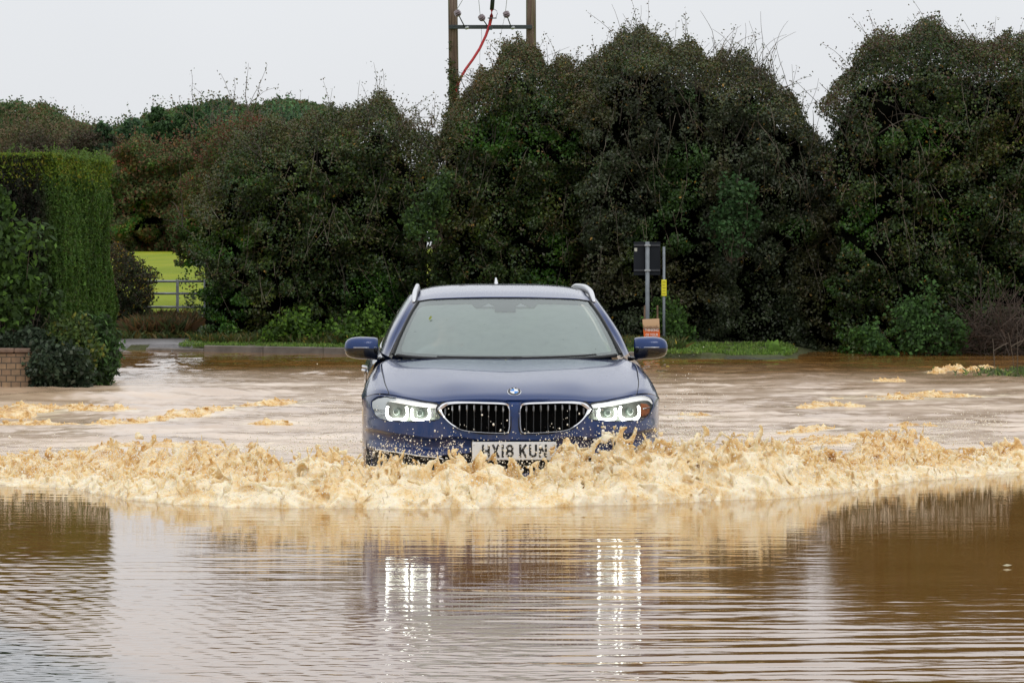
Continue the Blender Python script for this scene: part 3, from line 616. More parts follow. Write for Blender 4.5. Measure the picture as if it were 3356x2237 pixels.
# --- trees and bushes beyond the field
def tree(name, label, group, px, py_top, d, hw, seed, n, cols, wts, L=.22, shape='round', base=None, trunk=True):
    rng = np.random.default_rng(seed); x0 = wx(px, d); zg = float(ground_z(np.array([x0]), np.array([float(d)]))[0]) if base is None else base; zt = wz(py_top, d); h = zt-zg
    root = empty(name, (x0, d, zg), label, 'tree', group)
    pts = []; cent = []
    nc = 60 if shape == 'round' else 110
    for i in range(nc):
        if shape == 'cone':
            f = rng.uniform(0.02, 1); rad = hw*1.25*(1-f)**.7+.1; ang = rng.uniform(0, 2*pi); q = rad*rng.uniform(.4, 1)
            cent.append((q*cos(ang), q*sin(ang), h*(.08+.9*f)-.25*q, (.22*hw*(1.1-f)+.16)*rng.uniform(.6, 1.5)))
        else:
            v = rng.normal(size=3); v /= np.linalg.norm(v); q = rng.uniform(.45, .95)
            cent.append((v[0]*hw*q, v[1]*hw*q*.8, h*(.52+.44*v[2]*q), hw*rng.uniform(.13, .34)))
    cent = np.array(cent); k = rng.integers(len(cent), size=n); v = rng.normal(size=(n, 3)); v /= np.linalg.norm(v, axis=1)[:, None]
    C = cent[k, :3]+v*cent[k, 3:4]*rng.uniform(.4, 1.15, (n, 1))*np.array([1, 1, .8])
    C = C[(C[:, 2] > .1)&(C[:, 2] < h*1.03)]
    tint = rng.uniform(.7, 1.3, len(cent)); col = pal(cols, wts, len(C), rng)*tint[k[:len(C)]][:, None]
    Ls = L*rng.uniform(.6, 1.3, len(C)); V, F = leaf_mesh(C, Ls, Ls*.6, rng)
    mesh_np('crown', V, F, M_leaf, colf=col, parent=root)
    mb = MB(); tr_ = .035*h+.05
    mb.tube([(0, 0, -.2), (.05, 0, h*.3), (-.05, .05, h*.6), (.02, 0, h*.9)], [tr_, tr_*.8, tr_*.5, tr_*.12], 8)
    for i in range(0, len(cent), 4):
        c_ = cent[i]; zb0 = max(.15*h, c_[2]*.6); mb.tube([(0, 0, zb0), (c_[0]*.5, c_[1]*.5, (zb0+c_[2])/2+.1), (c_[0], c_[1], c_[2])], [tr_*.35, tr_*.2, tr_*.08], 5)
    mb.build('trunk', M_bark, root, smooth=True)
    return root
BRN = [(.12, .10, .05), (.10, .115, .045), (.15, .10, .055), (.09, .11, .04)]
GRN = [(.055, .115, .05), (.075, .15, .055), (.045, .085, .045)]
G1 = 'trees at the far side of the field'
for i, (px, pt, d, hw, cols, L, shp, lab) in enumerate([
    (-60, 345, 225, 4.6, BRN, .15, 'round', 'brown leafless looking tree at the left edge, behind the clipped hedge'),
    (90, 335, 220, 4.4, BRN, .15, 'round', 'brown tree with a feathery top above the left part of the clipped hedge'),
    (235, 385, 215, 3.6, [(.07, .05, .03), (.06, .045, .03), (.05, .06, .025)], .14, 'round', 'low brown tree just above the right end of the clipped hedge'),
    (340, 405, 215, 2.2, GRN, .20, 'cone', 'small dark conifer left of the green conifer group'),
    (430, 380, 225, 2.5, GRN, .20, 'cone', 'pointed blue green conifer second from left in the far conifer row'),
    (520, 350, 215, 2.6, [(.045, .10, .03), (.06, .12, .04), (.035, .07, .03)], .20, 'cone', 'bright green conifer in the middle of the far conifer row'),
    (620, 345, 215, 2.8, [(.045, .10, .03), (.06, .12, .04), (.035, .07, .03)], .20, 'cone', 'broad green conifer behind the gate opening'),
    (705, 325, 225, 2.8, GRN, .20, 'cone', 'dark green conifer fourth from left above the overgrown shrub'),
    (850, 308, 200, 3.4, GRN, .20, 'round', 'dark evergreen crown rising tallest over the left overgrown shrub'),
    (950, 318, 205, 3.0, GRN, .20, 'round', 'dark evergreen crown right of the tallest evergreen'),
    (1040, 350, 205, 2.6, GRN, .20, 'round', 'lowest dark evergreen crown peeping over the shrub left of the poles')]):
    tree('conifer' if shp == 'cone' else 'tree', lab, G1, px, pt, d, hw*(1.15 if cols is BRN else 1), 400+i, 30000 if cols[0][0] > .065 and shp == 'round' else 15000, cols, [3, 2, 2, 1][:len(cols)], L, shp)
bush('shelter_belt', 'continuous belt of green and russet trees on the skyline beyond the field', 'trees', None, wx(-150, 228), wx(1150, 228), [(-150, 330), (0, 338), (120, 348), (200, 392), (300, 425), (380, 415), (450, 388), (560, 352), (640, 345), (720, 330), (800, 350), (900, 322), (1000, 335), (1150, 380)], 228, 8, 215, 90000,
     [(.075, .14, .045), (.055, .11, .04), (.12, .11, .05), (.10, .15, .05), (.15, .10, .055)], [3, 3, 2, 2, 1.2], L=.20, zb=1.4, nsprig=60, mat=M_leaf, lumps=1.8, lump_s=3.6, spr_len=.9, R=2.0)
G2 = 'bushes round the field entrance'
RUST = [(.16, .05, .03), (.13, .09, .045), (.10, .13, .04), (.19, .12, .05)]
def pxtop(lst): return lst
bush('bush', 'rusty brown and red hawthorn bush above the green field', 'bush', G2, wx(330, 182), wx(800, 182), [(330, 500), (430, 465), (520, 480), (600, 460), (680, 430), (800, 410)], 182, 6, 210, 42000, RUST+[(.06, .09, .03)], [1, 2, 4, 1.2, 4], L=.16, zb=1.30, nsprig=70, mat=M_leaf, lumps=1.4, lump_s=3.2, spr_len=1.0)
bush('bush', 'dark tangled hedge line at the back of the field', 'bush', G2, wx(60, 194), wx(1050, 194), [(90, 560), (300, 545), (430, 560), (560, 585), (700, 560), (1000, 520)], 194, 6, 211, 42000, [(.06, .06, .03), (.10, .075, .045), (.07, .10, .035), (.13, .08, .045)], [3, 2, 2, 1], L=.16, zb=1.35, nsprig=40, mat=M_leaf, lumps=1.4, lump_s=3.5, spr_len=1.0)
bush('bush', 'green and reddish bush hanging over the right side of the gate opening', 'bush', G2, wx(560, 70), wx(860, 70), [(560, 640), (600, 560), (640, 500), (700, 430), (760, 400), (860, 400)], 70, 2.5, 212, 30000, [(.08, .14, .03), (.05, .09, .022), (.14, .06, .03), (.12, .15, .04)], [3, 3, 1, 1], L=.055, zb=1.25, nsprig=60, topcols=RUST[:2]+[(.07, .1, .03)], mat=M_leaf, lumps=.5, end=(.9, .3))
bush('bramble_bush', 'dark bramble bush with yellow leaves between the clipped hedge and the gate', 'bush', G2, wx(330, 68.5), wx(495, 68.5), [(330, 830), (380, 850), (430, 890), (465, 920), (485, 970), (500, 1030)], 68.3, 1.6, 213, 13000, [(.035, .045, .02), (.06, .04, .03), (.05, .07, .02), (.25, .19, .02)], [4, 2, 2, .35], L=.055, zb=.1, nsprig=45, spr_len=.3, lumps=.3, mat=M_leaf, end=(.05, .4), R=.5)

# --- clipped conifer hedge on the left
def clipped_hedge():
    rng = np.random.default_rng(55); root = empty('clipped_hedge', (-6.6, 51, .2), 'tall clipped conifer hedge with flat top behind the brick wall', 'hedge')
    O = np.array(root.location); zt = 2.60; zb = .42
    A = np.array([-11.2, 48.9]); B_ = np.array([-5.20, 48.75]); Cc = np.array([-4.93, 53.0]); Dd = np.array([-11.2, 53.4])
    def rounded():
        P = [A]
        for (p, q, r) in ((A, B_, Cc), (B_, Cc, Dd)):
            a = q+(p-q)/np.linalg.norm(p-q)*.28; c = q+(r-q)/np.linalg.norm(r-q)*.28
            for t_ in np.linspace(0, 1, 7): P.append((1-t_)**2*a+2*t_*(1-t_)*q+t_*t_*c)
        P.append(Dd); return np.array(P)
    P = rounded(); seg = np.hypot(*np.diff(P, axis=0).T); S = np.concatenate([[0], seg.cumsum()]); tot = S[-1]
    nrm_s = []
    def at(s):
        x = np.interp(s, S, P[:, 0]); y = np.interp(s, S, P[:, 1]); e = .05
        tx = np.interp(s+e, S, P[:, 0])-np.interp(s-e, S, P[:, 0]); ty = np.interp(s+e, S, P[:, 1])-np.interp(s-e, S, P[:, 1]); l = np.hypot(tx, ty)+1e-9
        return x, y, ty/l, -tx/l
    sB = S[np.argmin(np.hypot(*(P-B_).T))]
    n = 195000; w1 = rng.uniform(0, 1, n) < .68; s = np.where(w1, rng.uniform(4.6, sB+4.8, n), rng.uniform(0, tot, n)); z = zb+(zt-zb+.035*fbm(s/.35, s*0, 2, 69))*rng.uniform(0, 1, n)
    x, y, nx, ny = at(s)
    out = .11*fbm(s/.6, z/.7, 2, 61)+.05*(1-sm(0, .9, z-zb))*perlin(s/.3, z/.3, 67)+.035*perlin(s/.10, z/.8, 63)+.02*perlin(s/.05, z/.3, 64)+.05*(1-(z-zb)/(zt-zb))-.025*sm(.35, 0, zt-z)-rng.exponential(.018, n)
    lean = .10*(1-(z-zb)/(zt-zb))
    C = np.stack([x+nx*(out+lean*0), y+ny*(out+lean*0), z], 1)
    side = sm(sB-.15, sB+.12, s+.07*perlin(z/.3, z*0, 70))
    front_c = pal([(.018, .022, .012), (.030, .024, .018), (.012, .018, .010), (.028, .04, .016)], [3, 3, 3, 1], n, rng)  # front leaves coloured darker than the side: daylight on the two faces painted in
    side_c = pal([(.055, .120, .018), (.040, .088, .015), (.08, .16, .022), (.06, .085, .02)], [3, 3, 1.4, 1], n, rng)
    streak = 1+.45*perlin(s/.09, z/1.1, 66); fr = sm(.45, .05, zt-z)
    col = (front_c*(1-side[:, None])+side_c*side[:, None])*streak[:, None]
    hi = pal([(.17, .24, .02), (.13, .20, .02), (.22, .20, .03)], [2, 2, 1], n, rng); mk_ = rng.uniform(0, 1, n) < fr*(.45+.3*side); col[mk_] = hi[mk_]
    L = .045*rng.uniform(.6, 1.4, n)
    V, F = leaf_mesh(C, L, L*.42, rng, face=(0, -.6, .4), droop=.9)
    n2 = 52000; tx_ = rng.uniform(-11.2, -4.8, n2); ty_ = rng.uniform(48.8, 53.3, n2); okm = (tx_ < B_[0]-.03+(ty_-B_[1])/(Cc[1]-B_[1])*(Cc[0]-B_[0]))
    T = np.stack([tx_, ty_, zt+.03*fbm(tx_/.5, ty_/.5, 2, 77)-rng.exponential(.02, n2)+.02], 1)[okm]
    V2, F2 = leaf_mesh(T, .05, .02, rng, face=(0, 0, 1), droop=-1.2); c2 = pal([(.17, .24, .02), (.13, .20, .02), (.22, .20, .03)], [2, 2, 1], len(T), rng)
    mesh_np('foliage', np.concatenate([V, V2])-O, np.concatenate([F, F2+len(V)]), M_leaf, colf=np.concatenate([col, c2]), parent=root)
    nS = 260; ss = rng.uniform(4.6, sB+4.6, nS); sx_, sy_, snx, sny = at(ss); top_ = rng.uniform(size=nS) < .55; sz_ = np.where(top_, zt-.03, zb+(zt-zb)*rng.uniform(size=nS)); Bs = np.stack([sx_-snx*.03*top_, sy_-sny*.03*top_, sz_], 1); Ds = np.stack([snx*.6+rng.normal(0, .3, nS), sny*.6, np.where(top_, 1.2, .5)], 1)
    Ps = sprig_paths(Bs, Ds, rng.uniform(.05, .16, nS), rng, m=5); Cs = np.repeat(Ps.reshape(-1, 3), 3, 0)+rng.normal(size=(nS*15, 3))*.012; Vz, Fz = leaf_mesh(Cs, .035, .014, rng); mesh_np('stray_shoots', Vz-O, Fz, M_leaf, colf=pal([(.10, .17, .03), (.07, .13, .02)], [1, 1], len(Cs), rng), parent=root)['kind'] = 'stuff'
    Pi = P.copy(); cen = P.mean(0); Pi = cen+(Pi-cen)*.945; k = len(Pi)
    core = np.concatenate([np.c_[Pi, np.full(k, zb-.3)], np.c_[Pi, np.full(k, zt-.12)]])
    mb = MB(); mb.add(core-O, [(i, (i+1) % k, (i+1) % k+k, i+k) for i in range(k)]+[tuple(range(k, 2*k))]); mb.build('shade_core', M_core, root)  # added black core blocks light, painted shade behind the clipped leaves
clipped_hedge()
def blob_plant(name, label, cat, group, blobs, seed, n, cols, wts, L=.07, asp=.6, mat=None, face=(0, -1, .6), stems=True, sq=1.0):
    """leafy plant from overlapping clumps: blobs = (px, py, d, radius)"""
    rng = np.random.default_rng(seed); B = np.array([(*W(a, b_, d), r) for a, b_, d, r in blobs]); base = np.array([B[:, 0].mean(), B[:, 1].mean(), max(-.05, B[:, 2].min()-B[:, 3].max())])
    root = empty(name, tuple(base), label, cat, group)
    sb = [B]
    for _ in range(5): o_ = rng.normal(size=(len(B), 3))*B[:, 3:4]*(.42 if name in ('laurel_bush', 'garden_bush', 'ivy') else .75); sb.append(np.c_[B[:, :3]+o_, B[:, 3]*rng.uniform(.25, .7, len(B))])
    B = np.concatenate(sb)
    p = B[:, 3]**2; k = rng.choice(len(B), n, p=p/p.sum()); v = rng.normal(size=(n, 3)); v[:, 1] -= .5; v /= np.linalg.norm(v, axis=1)[:, None]
    C = B[k, :3]+v*B[k, 3:4]*rng.uniform(.3, 1.3, (n, 1))*np.array([1, .8, sq]); C = C[C[:, 2] > -.02]
    tint = rng.uniform(.75, 1.25, len(B)); col = pal(cols, wts, len(C), rng)*tint[k[:len(C)]][:, None]
    Ls = L*rng.uniform(.6, 1.3, len(C)); V, F = leaf_mesh(C, Ls, Ls*asp, rng, face=face, spread=.8)
    mesh_np('foliage', V-base, F, mat or M_leaf, colf=col, parent=root)
    if stems:
        m_ = max(10, n//150); kk = rng.integers(len(B), size=m_); E = B[kk, :3]+rng.normal(size=(m_, 3))*B[kk, 3:4]*.4; S0 = np.stack([base[0]+(E[:, 0]-base[0])*.5, E[:, 1]+.1, np.full(m_, max(-.1, base[2]-.1))], 1)
        t_ = np.linspace(0, 1, 6)[None, :, None]; Pp = S0[:, None]*(1-t_)+E[:, None]*t_+rng.normal(size=(m_, 6, 3))*.02
        V, F = twig_mesh(Pp, .008, .003); mesh_np('stem', V-base, F, M_twig, parent=root)
    return root
LAU = [(.08, .16, .022), (.05, .10, .018), (.03, .06, .014), (.10, .19, .03)]
blob_plant('laurel_bush', 'mid green broad leaved bush in front of the dark face of the clipped hedge', 'bush', None,
    [(0, 650, 48.4, .12), (20, 690, 48.4, .10), (5, 775, 48.3, .15), (50, 780, 48.3, .09), (20, 850, 48.25, .15), (75, 880, 48.2, .12), (50, 930, 48.1, .2), (120, 940, 48.0, .15), (0, 900, 48.2, .2), (165, 985, 47.95, .13), (100, 1000, 48, .13), (30, 1010, 48.1, .12), (-60, 800, 48.1, .4), (-60, 950, 48, .4)],
    501, 4200, LAU, [1, 3, 4, .5], L=.10, asp=.5)
blob_plant('ivy', 'dark ivy spilling over the end of the brick wall into the water', 'plant', None,
    [(125, 1130, 47.6, .16), (150, 1180, 47.5, .2), (190, 1200, 47.5, .22), (140, 1225, 47.5, .16), (230, 1190, 47.5, .2), (60, 1125, 47.75, .12), (15, 1122, 47.8, .10), (260, 1230, 47.6, .16), (185, 1240, 47.5, .15), (100, 1110, 47.8, .12)],
    502, 9000, [(.03, .05, .025), (.05, .075, .04), (.09, .11, .08), (.02, .035, .018)], [3, 2, 1, 2], L=.06, asp=.75)
blob_plant('garden_bush', 'yellow green bush at the foot of the clipped hedge, over the ivy', 'bush', None,
    [(200, 1090, 48, .18), (250, 1080, 48, .18), (225, 1130, 47.8, .22), (270, 1140, 47.8, .2), (180, 1130, 47.8, .15), (250, 1180, 47.7, .2)], 503, 6500, [(.10, .15, .03), (.06, .10, .025), (.16, .16, .03), (.04, .06, .02)], [2, 3, 1, 2], L=.06)
blob_plant('garden_bush', 'long leaved green bush at the water edge under the right corner of the clipped hedge', 'bush', None,
    [(320, 1100, 48.4, .2), (340, 1140, 48.3, .2), (310, 1170, 48.2, .2), (345, 1185, 48.2, .14), (325, 1210, 48.1, .18), (300, 1225, 48.1, .15), (285, 1110, 48.3, .16), (340, 1230, 48.1, .1)], 504, 7000, [(.05, .11, .025), (.035, .07, .02), (.08, .15, .04), (.03, .045, .02)], [2, 3, 1, 2], L=.10, asp=.3)

G3 = 'fresh green plants at the foot of the overgrown shrubs'
for i, (lab, bl, cols) in enumerate([
    ('bright green nettle clump on the verge left of the car', [(930, 1075, 64.6, .22), (960, 1060, 64.6, .22), (990, 1085, 64.5, .22), (1010, 1100, 64.5, .18), (905, 1095, 64.6, .16)], [(.08, .16, .018), (.12, .21, .02), (.04, .08, .014)]),
    ('low green nettles just behind the left door mirror', [(1150, 1085, 63.9, .22), (1180, 1070, 63.9, .2), (1210, 1050, 63.9, .22), (1230, 1090, 63.8, .22), (1175, 1105, 63.7, .18)], [(.08, .16, .018), (.10, .19, .02), (.04, .08, .014)]),
    ('green sapling between the orange sign and the yellow marker post', [(2180, 1050, 63.2, .2), (2200, 1080, 63.1, .22), (2230, 1100, 63.1, .2), (2195, 1010, 63.3, .16)], [(.05, .11, .018), (.07, .13, .02), (.03, .06, .014)]),
    ('small green plant growing out of the water left of the elder bush', [(2850, 1105, 61.8, .16), (2870, 1130, 61.7, .15), (2895, 1145, 61.7, .13)], [(.07, .15, .028), (.05, .10, .02), (.03, .07, .018)]),
    ('broad green elder bush growing at the waterline on the right', [(2990, 1060, 62.2, .3), (3040, 1050, 62.2, .3), (3090, 1080, 62.1, .28), (3020, 1110, 62.0, .28), (3070, 1120, 62, .25), (3120, 1100, 62, .2), (2990, 1130, 61.9, .2), (3010, 1010, 62.3, .22)], [(.055, .12, .028), (.07, .15, .035), (.03, .06, .018)]),
    ('faint green climber high in the shrub right of the road sign', [(2420, 640, 63.6, .25), (2390, 700, 63.6, .25), (2440, 740, 63.6, .22), (2380, 780, 63.6, .22)], [(.04, .10, .03), (.05, .10, .03), (.03, .06, .02)]),
    ('pale green ivy streak on the shrub left of the windscreen', [(1395, 690, 64.4, .22), (1420, 640, 64.4, .2), (1380, 740, 64.4, .2), (1450, 610, 64.5, .18)], [(.05, .10, .02), (.07, .12, .025), (.03, .06, .02)])]):
    blob_plant('leafy_plant', lab, 'plant', G3, bl, 520+i, int(260*len(bl)+900), cols, [2, 1, 2], L=.065, asp=.7)
# bare brown bush on the far right and stems standing in the water
def bare_bush(name, label, px, py, d, r, n, seed):
    rng = np.random.default_rng(seed); c = W(px, py, d); root = empty(name, (c[0], c[1], 0), label, 'bush')
    B = np.stack([c[0]+rng.normal(0, .25, n), c[1]+rng.normal(0, .2, n), rng.uniform(0, .3, n)], 1); D = rng.normal(size=(n, 3))*np.array([1, .6, .5])+np.array([0, -.2, .9])
    P = sprig_paths(B, D, r*.8*rng.uniform(.5, 1.5, n), rng, m=9, bend=1.6)
    P2 = sprig_paths(P[:, 4], rng.normal(size=(n, 3)), r*rng.uniform(.3, .7, n), rng, m=9, bend=1.5); P = np.concatenate([P, P2])
    V, F = twig_mesh(P, .007, .003); mesh_np('stem', V-np.array(root.location), F, simple('brown_stems', (.07, .048, .034), .8, var=.4), parent=root)
bare_bush('bare_bush', 'tangle of bare brown stems beside the elder bush at the right edge', 3260, 1080, 62.3, 1.0, 170, 601)
bare_bush('bare_bush', 'sparse bare twigs at the far right edge of the photo', 3380, 1060, 61.9, 1.0, 120, 602)
for lab, px, d, h, sd in (('thin dark stem standing alone in the water at right', 3262, 52.6, .46, 611), ('pair of thin dark stems standing in the water near the right edge', 3322, 52.4, .52, 612)):
    rng = np.random.default_rng(sd); k = 1 if sd == 611 else 2; b0 = np.stack([wx(px, d)+np.arange(k)*.04, np.full(k, d), np.full(k, -.1)], 1)
    P = sprig_paths(b0, np.array([[rng.normal(0, .05), 0, 1]]*k), np.full(k, h+.1), rng, m=8, bend=.15)
    P2 = sprig_paths(P[:, 5], np.array([[.9, .1, .6]]*k), np.full(k, .25), rng, m=8, bend=.3)
    V, F = twig_mesh(np.concatenate([P, P2]), .008, .004); o = mesh_np('plant_stem', V, F, M_twig); tag(o, lab, 'plant stem', 'stems standing in the flood')

# grass on the verge (nobody could count it) and the right hand patch in the water
def grass(name, label, XY, H, seed, cols, wts, wd=.012):
    rng = np.random.default_rng(seed); n = len(XY); zg = np.maximum(ground_z(XY[:, 0], XY[:, 1]), -.02)
    h = H*rng.uniform(.4, 1.3, n); d = np.stack([rng.normal(0, .35, n), rng.normal(-.1, .35, n), np.ones(n)], 1); d /= np.linalg.norm(d, axis=1)[:, None]
    b0 = np.c_[XY, zg-.01]; a = rng.uniform(0, 2*pi, n); s = np.stack([np.cos(a), np.sin(a)*.4, 0*a], 1)*wd
    V = np.stack([b0-s, b0+s, b0+d*h[:, None]*.6+s*.8+np.array([0, 0, 0]), b0+d*h[:, None]+np.c_[d[:, :2]*h[:, None]*.5, -h*.08]], 1).reshape(-1, 3)
    o = mesh_np(name, V, np.arange(4*n).reshape(n, 4), M_grass, colf=pal(cols, wts, n, rng, .35)); return tag(o, label, 'grass', None, 'stuff')
rng = np.random.default_rng(71); n = 42000; x = rng.uniform(-5.0, 4.15, n); y = np.interp(x, SHX, SHY)+.02+rng.uniform(0, 1, n)**1.3*3.4
kk = perlin(x/.5, y/.4, 72) > -.25
grass('verge_grass', 'short bright green grass on the verge behind the kerb', np.c_[x, y][kk], .055, 73, [(.13, .24, .03), (.20, .32, .05), (.08, .14, .025), (.26, .30, .08)], [3, 2, 2, .6])
n = 3500; x = 7.0*rng.normal(1, .05, n)-.6; y = rng.uniform(51, 53.6, n); kk = perlin(x/.3, y/.3, 75) > .05; XY = np.c_[x, y][kk]
o = grass('flooded_grass', 'patch of weeds poking through the water at the right edge', XY, .12, 76, [(.07, .13, .03), (.10, .12, .05), (.16, .24, .05)], [2, 2, 1], .014)
n = 5200; x = rng.uniform(wx(470, 69), wx(640, 69), n); y = rng.uniform(67, 69.2, n)
grass('rough_weeds', 'rust and olive weeds growing in front of the gate', np.c_[x, y], .34, 78, [(.14, .075, .03), (.10, .085, .03), (.07, .10, .03), (.20, .12, .04)], [3, 2, 2, 1], .014)
n = 16000; x = rng.uniform(wx(350, 69), wx(2200, 66), n); y = np.where(x < -4.9, 67.6, np.interp(x, SHX, SHY)+2.0)+rng.uniform(-.9, .9, n)
grass('leaf_litter', 'low weeds and fallen yellow leaves along the foot of the shrubs', np.c_[x, y], .16, 79, [(.10, .12, .03), (.16, .12, .03), (.06, .10, .02), (.4, .3, .04)], [3, 2, 3, .3], .02)
# dock leaves on the verge to the right of the car
for i, (px, h) in enumerate(((2528, .22), (2555, .14), (2585, .12), (2440, .10), (2210, .09))):
    rng = np.random.default_rng(90+i); c = np.array([wx(px, 60.6), 60.6, .05]); V = []; F = []
    for k in range(5):
        a = rng.uniform(-.9, .9); L = h*rng.uniform(.7, 1.2); wd = L*.22; q = [(0, 0, 0)]
        for t_, ww in ((.3, .8), (.65, 1), (1, 0)):
            bx = sin(a)*L*t_; bz = cos(a)*L*t_-.25*L*t_*t_*abs(a)
            V += [(c[0]+bx-cos(a)*wd*ww, c[1]-.05*k*.3, c[2]+bz+sin(a)*wd*ww), (c[0]+bx+cos(a)*wd*ww, c[1]-.05*k*.3-.02, c[2]+bz-sin(a)*wd*ww)]
        b0 = len(V); V += [(c[0]-.004, c[1], c[2]-.05), (c[0]+.004, c[1], c[2]-.05)]
        F += [(b0, b0+1, b0-5, b0-6), (b0-6, b0-5, b0-3, b0-4), (b0-4, b0-3, b0-1, b0-2)]
    o = mesh_np('dock_plant', np.array(V), np.array(F), M_grass, colf=pal([(.16, .30, .04), (.12, .22, .03)], [1, 1], len(F), rng))
    tag(o, ['largest upright dock plant at the water edge right of the car', 'middle dock plant right of the largest one', 'small dock plant furthest right on the verge', 'low dock plant left of the largest one', 'tiny dock plant close behind the right door mirror'][i], 'plant', 'dock plants on the right verge')
# ------------------------------------------------------------------ brick wall, gate, poles, signs
m, t, b = newmat('wall_brick'); c = N(t, 'TexCoord'); br = N(t, 'TexBrick'); mp = N(t, 'Mapping'); mp.inputs['Rotation'].default_value = (radians(90), 0, 0)
t.links.new(c.outputs['Object'], mp.inputs[0]); t.links.new(mp.outputs[0], br.inputs['Vector'])
br.inputs['Color1'].default_value = (.36, .25, .15, 1); br.inputs['Color2'].default_value = (.25, .17, .11, 1); br.inputs['Mortar'].default_value = (.10, .08, .06, 1)
br.inputs['Scale'].default_value = 1.0; br.inputs['Brick Width'].default_value = .105; br.inputs['Row Height'].default_value = .068; br.inputs['Mortar Size'].default_value = .006
nn = noise_fac(t, 9, 5); mm = N(t, 'Mix', data_type='RGBA', blend_type='MULTIPLY'); mm.inputs[0].default_value = .7
t.links.new(br.outputs['Color'], mm.inputs[6]); t.links.new(ramp(t, nn.outputs['Fac'], [(.3, (.5, .5, .5)), (.7, (1.2, 1.1, 1.0))]), mm.inputs[7]); t.links.new(mm.outputs[2], b.inputs['Base Color'])
b.inputs['Roughness'].default_value = .85; bump(t, b, br.outputs['Fac'], -.6, .01)
root = empty('brick_wall', (-7, 47.6, 0), 'low weathered brick garden wall with a coping, in the water at the left edge', 'wall')
MB().box((-1.5, 0, .10), (6.0, .24, .56), bev=.006).build('wall', m, root)
cp = MB(); xx = -4.5
while xx < 1.45: cp.box((xx+.14, 0, .412), (.285, .30, .052), bev=.012); xx += .29
cp.build('coping', simple('coping_stone', (.16, .105, .075), .8, var=.35, scale=10, bmp=.4), root)
root.location.x = wx(108, 47.5)-1.5

M_galv = simple('galvanised_steel', (.34, .36, .37), .5, metal=.5, var=.2, scale=15)
root = empty('field_gate', (wx(560, 70), 70, .3), 'grey galvanised bar gate across the field entrance, half hidden by weeds', 'gate')
L0, L1 = wx(495, 70)-root.location.x, wx(680, 70)-root.location.x
for z in (.70, .50, .28): MB().tube([(L0-.3, 0, z), (L1, 0, z)], .020, 8).build('rail', M_galv, root, smooth=True)
for px in (582, 672): MB().box((wx(px, 70)-root.location.x, -.025, .40), (.045, .03, .66), bev=.004).build('upright', M_galv, root)

# timber H-pole carrying the line terminal
def woodmat():
    m, t, b = newmat('weathered_pole_wood'); n = noise_fac(t, 6, 6, stretch=(8, 8, .25)); n2 = noise_fac(t, .8, 3)
    base = ramp(t, n.outputs['Fac'], [(.3, (.045, .028, .02)), (.55, (.13, .085, .06)), (.75, (.26, .20, .15))])
    mx_ = N(t, 'Mix', data_type='RGBA'); n3 = noise_fac(t, 3, 2, stretch=(3, 3, .15)); mr_ = N(t, 'MapRange'); mr_.inputs['From Min'].default_value = .56; mr_.inputs['From Max'].default_value = .66
    t.links.new(n3.outputs['Fac'], mr_.inputs['Value']); t.links.new(mr_.outputs[0], mx_.inputs[0]); t.links.new(base, mx_.inputs[6]); mx_.inputs[7].default_value = (.09, .10, .035, 1)
    t.links.new(mx_.outputs[2], b.inputs['Base Color']); b.inputs['Roughness'].default_value = .85; bump(t, b, n.outputs['Fac'], .5, .01); return m
MW = woodmat(); DP = 92.0
X0 = wx(1486, DP); root = empty('utility_pole', (X0, DP, .7), 'pair of brown timber poles with a dark crossbar, insulators and a red cable', 'utility pole')
def loc(px, py, dd=0.0): return tuple(Vector(W(px, py, DP+dd))-Vector(root.location))
for (pa, pb, wtop) in (((1483, -60), (1497, 830), .100), ((1740, -60), (1744, 830), .105)):
    a, b_ = Vector(loc(*pa)), Vector(loc(*pb)); b_.z = -.5
    MB().tube([a+(b_-a)*k/8 for k in range(9)], [wtop*(1+.02*k) for k in range(9)], 20).build('pole', MW, root, smooth=True)
M_blk = simple('dark_steel', (.035, .045, .05), .5, var=.3)
ca, cb = Vector(loc(1470, 92, -.13)), Vector(loc(1744, 86, -.13))
mb = MB(); cc = (ca+cb)/2; mb.box(cc, ((cb-ca).length, .06, .085), bev=.008); mb.build('crossarm', M_blk, root)
mw = simple('wire_aluminium', (.30, .31, .32), .5, metal=.4)
mi_ = simple('insulator_brown', (.16, .12, .13), .28, var=.4, scale=40, coat=.3)
for (ix, iy, bx_, wt) in ((1500, 44, 1525, (1522, -10)), (1579, 59, 1602, (1568, -10)), (1660, 48, 1676, (1662, -10))):
    i0, b0 = Vector(loc(ix, iy, -.35)), Vector(loc(bx_, 92, -.17)); ax = (i0-b0).normalized()
    ins = MB()
    ins.lathe([(.012, -.07), (.05, -.06), (.075, -.03), (.04, -.015), (.078, .01), (.045, .03), (.07, .05), (.02, .08)], i0, ax, 18)
    io = ins.build('insulator', mi_, root, smooth=True, auto=50)
    MB().tube([b0, i0-ax*.06], .012, 8).build('insulator_rod', M_blk, root, smooth=True)
    MB().lathe([(.02, -.04), (.035, -.03), (.035, .03), (.02, .05)], b0+Vector((.03, 0, 0)), (1, 0, .3), 12).build('bracket', M_galv, root, smooth=True)
    MB().tube([i0+ax*.07, Vector(loc(wt[0], wt[1], -.5))], .006, 6).build('wire', mw, root)
for pts in (((1577, 90), (1579, 120), (1573, 170), (1571, 250)), ((1654, 55), (1644, 100), (1634, 150))):
    MB().tube([loc(p[0], p[1], -.1) for p in pts], .0045, 6).build('wire', mw, root)
MB().tube([loc(1617, -40, -.2), loc(1615, -5, -.2), loc(1612, 33, -.2)], .045, 12).build('cable_duct', simple('black_plastic', (.012, .018, .02), .4), root, smooth=True)
mr = simple('red_cable', (.50, .035, .05), .45, var=.15)
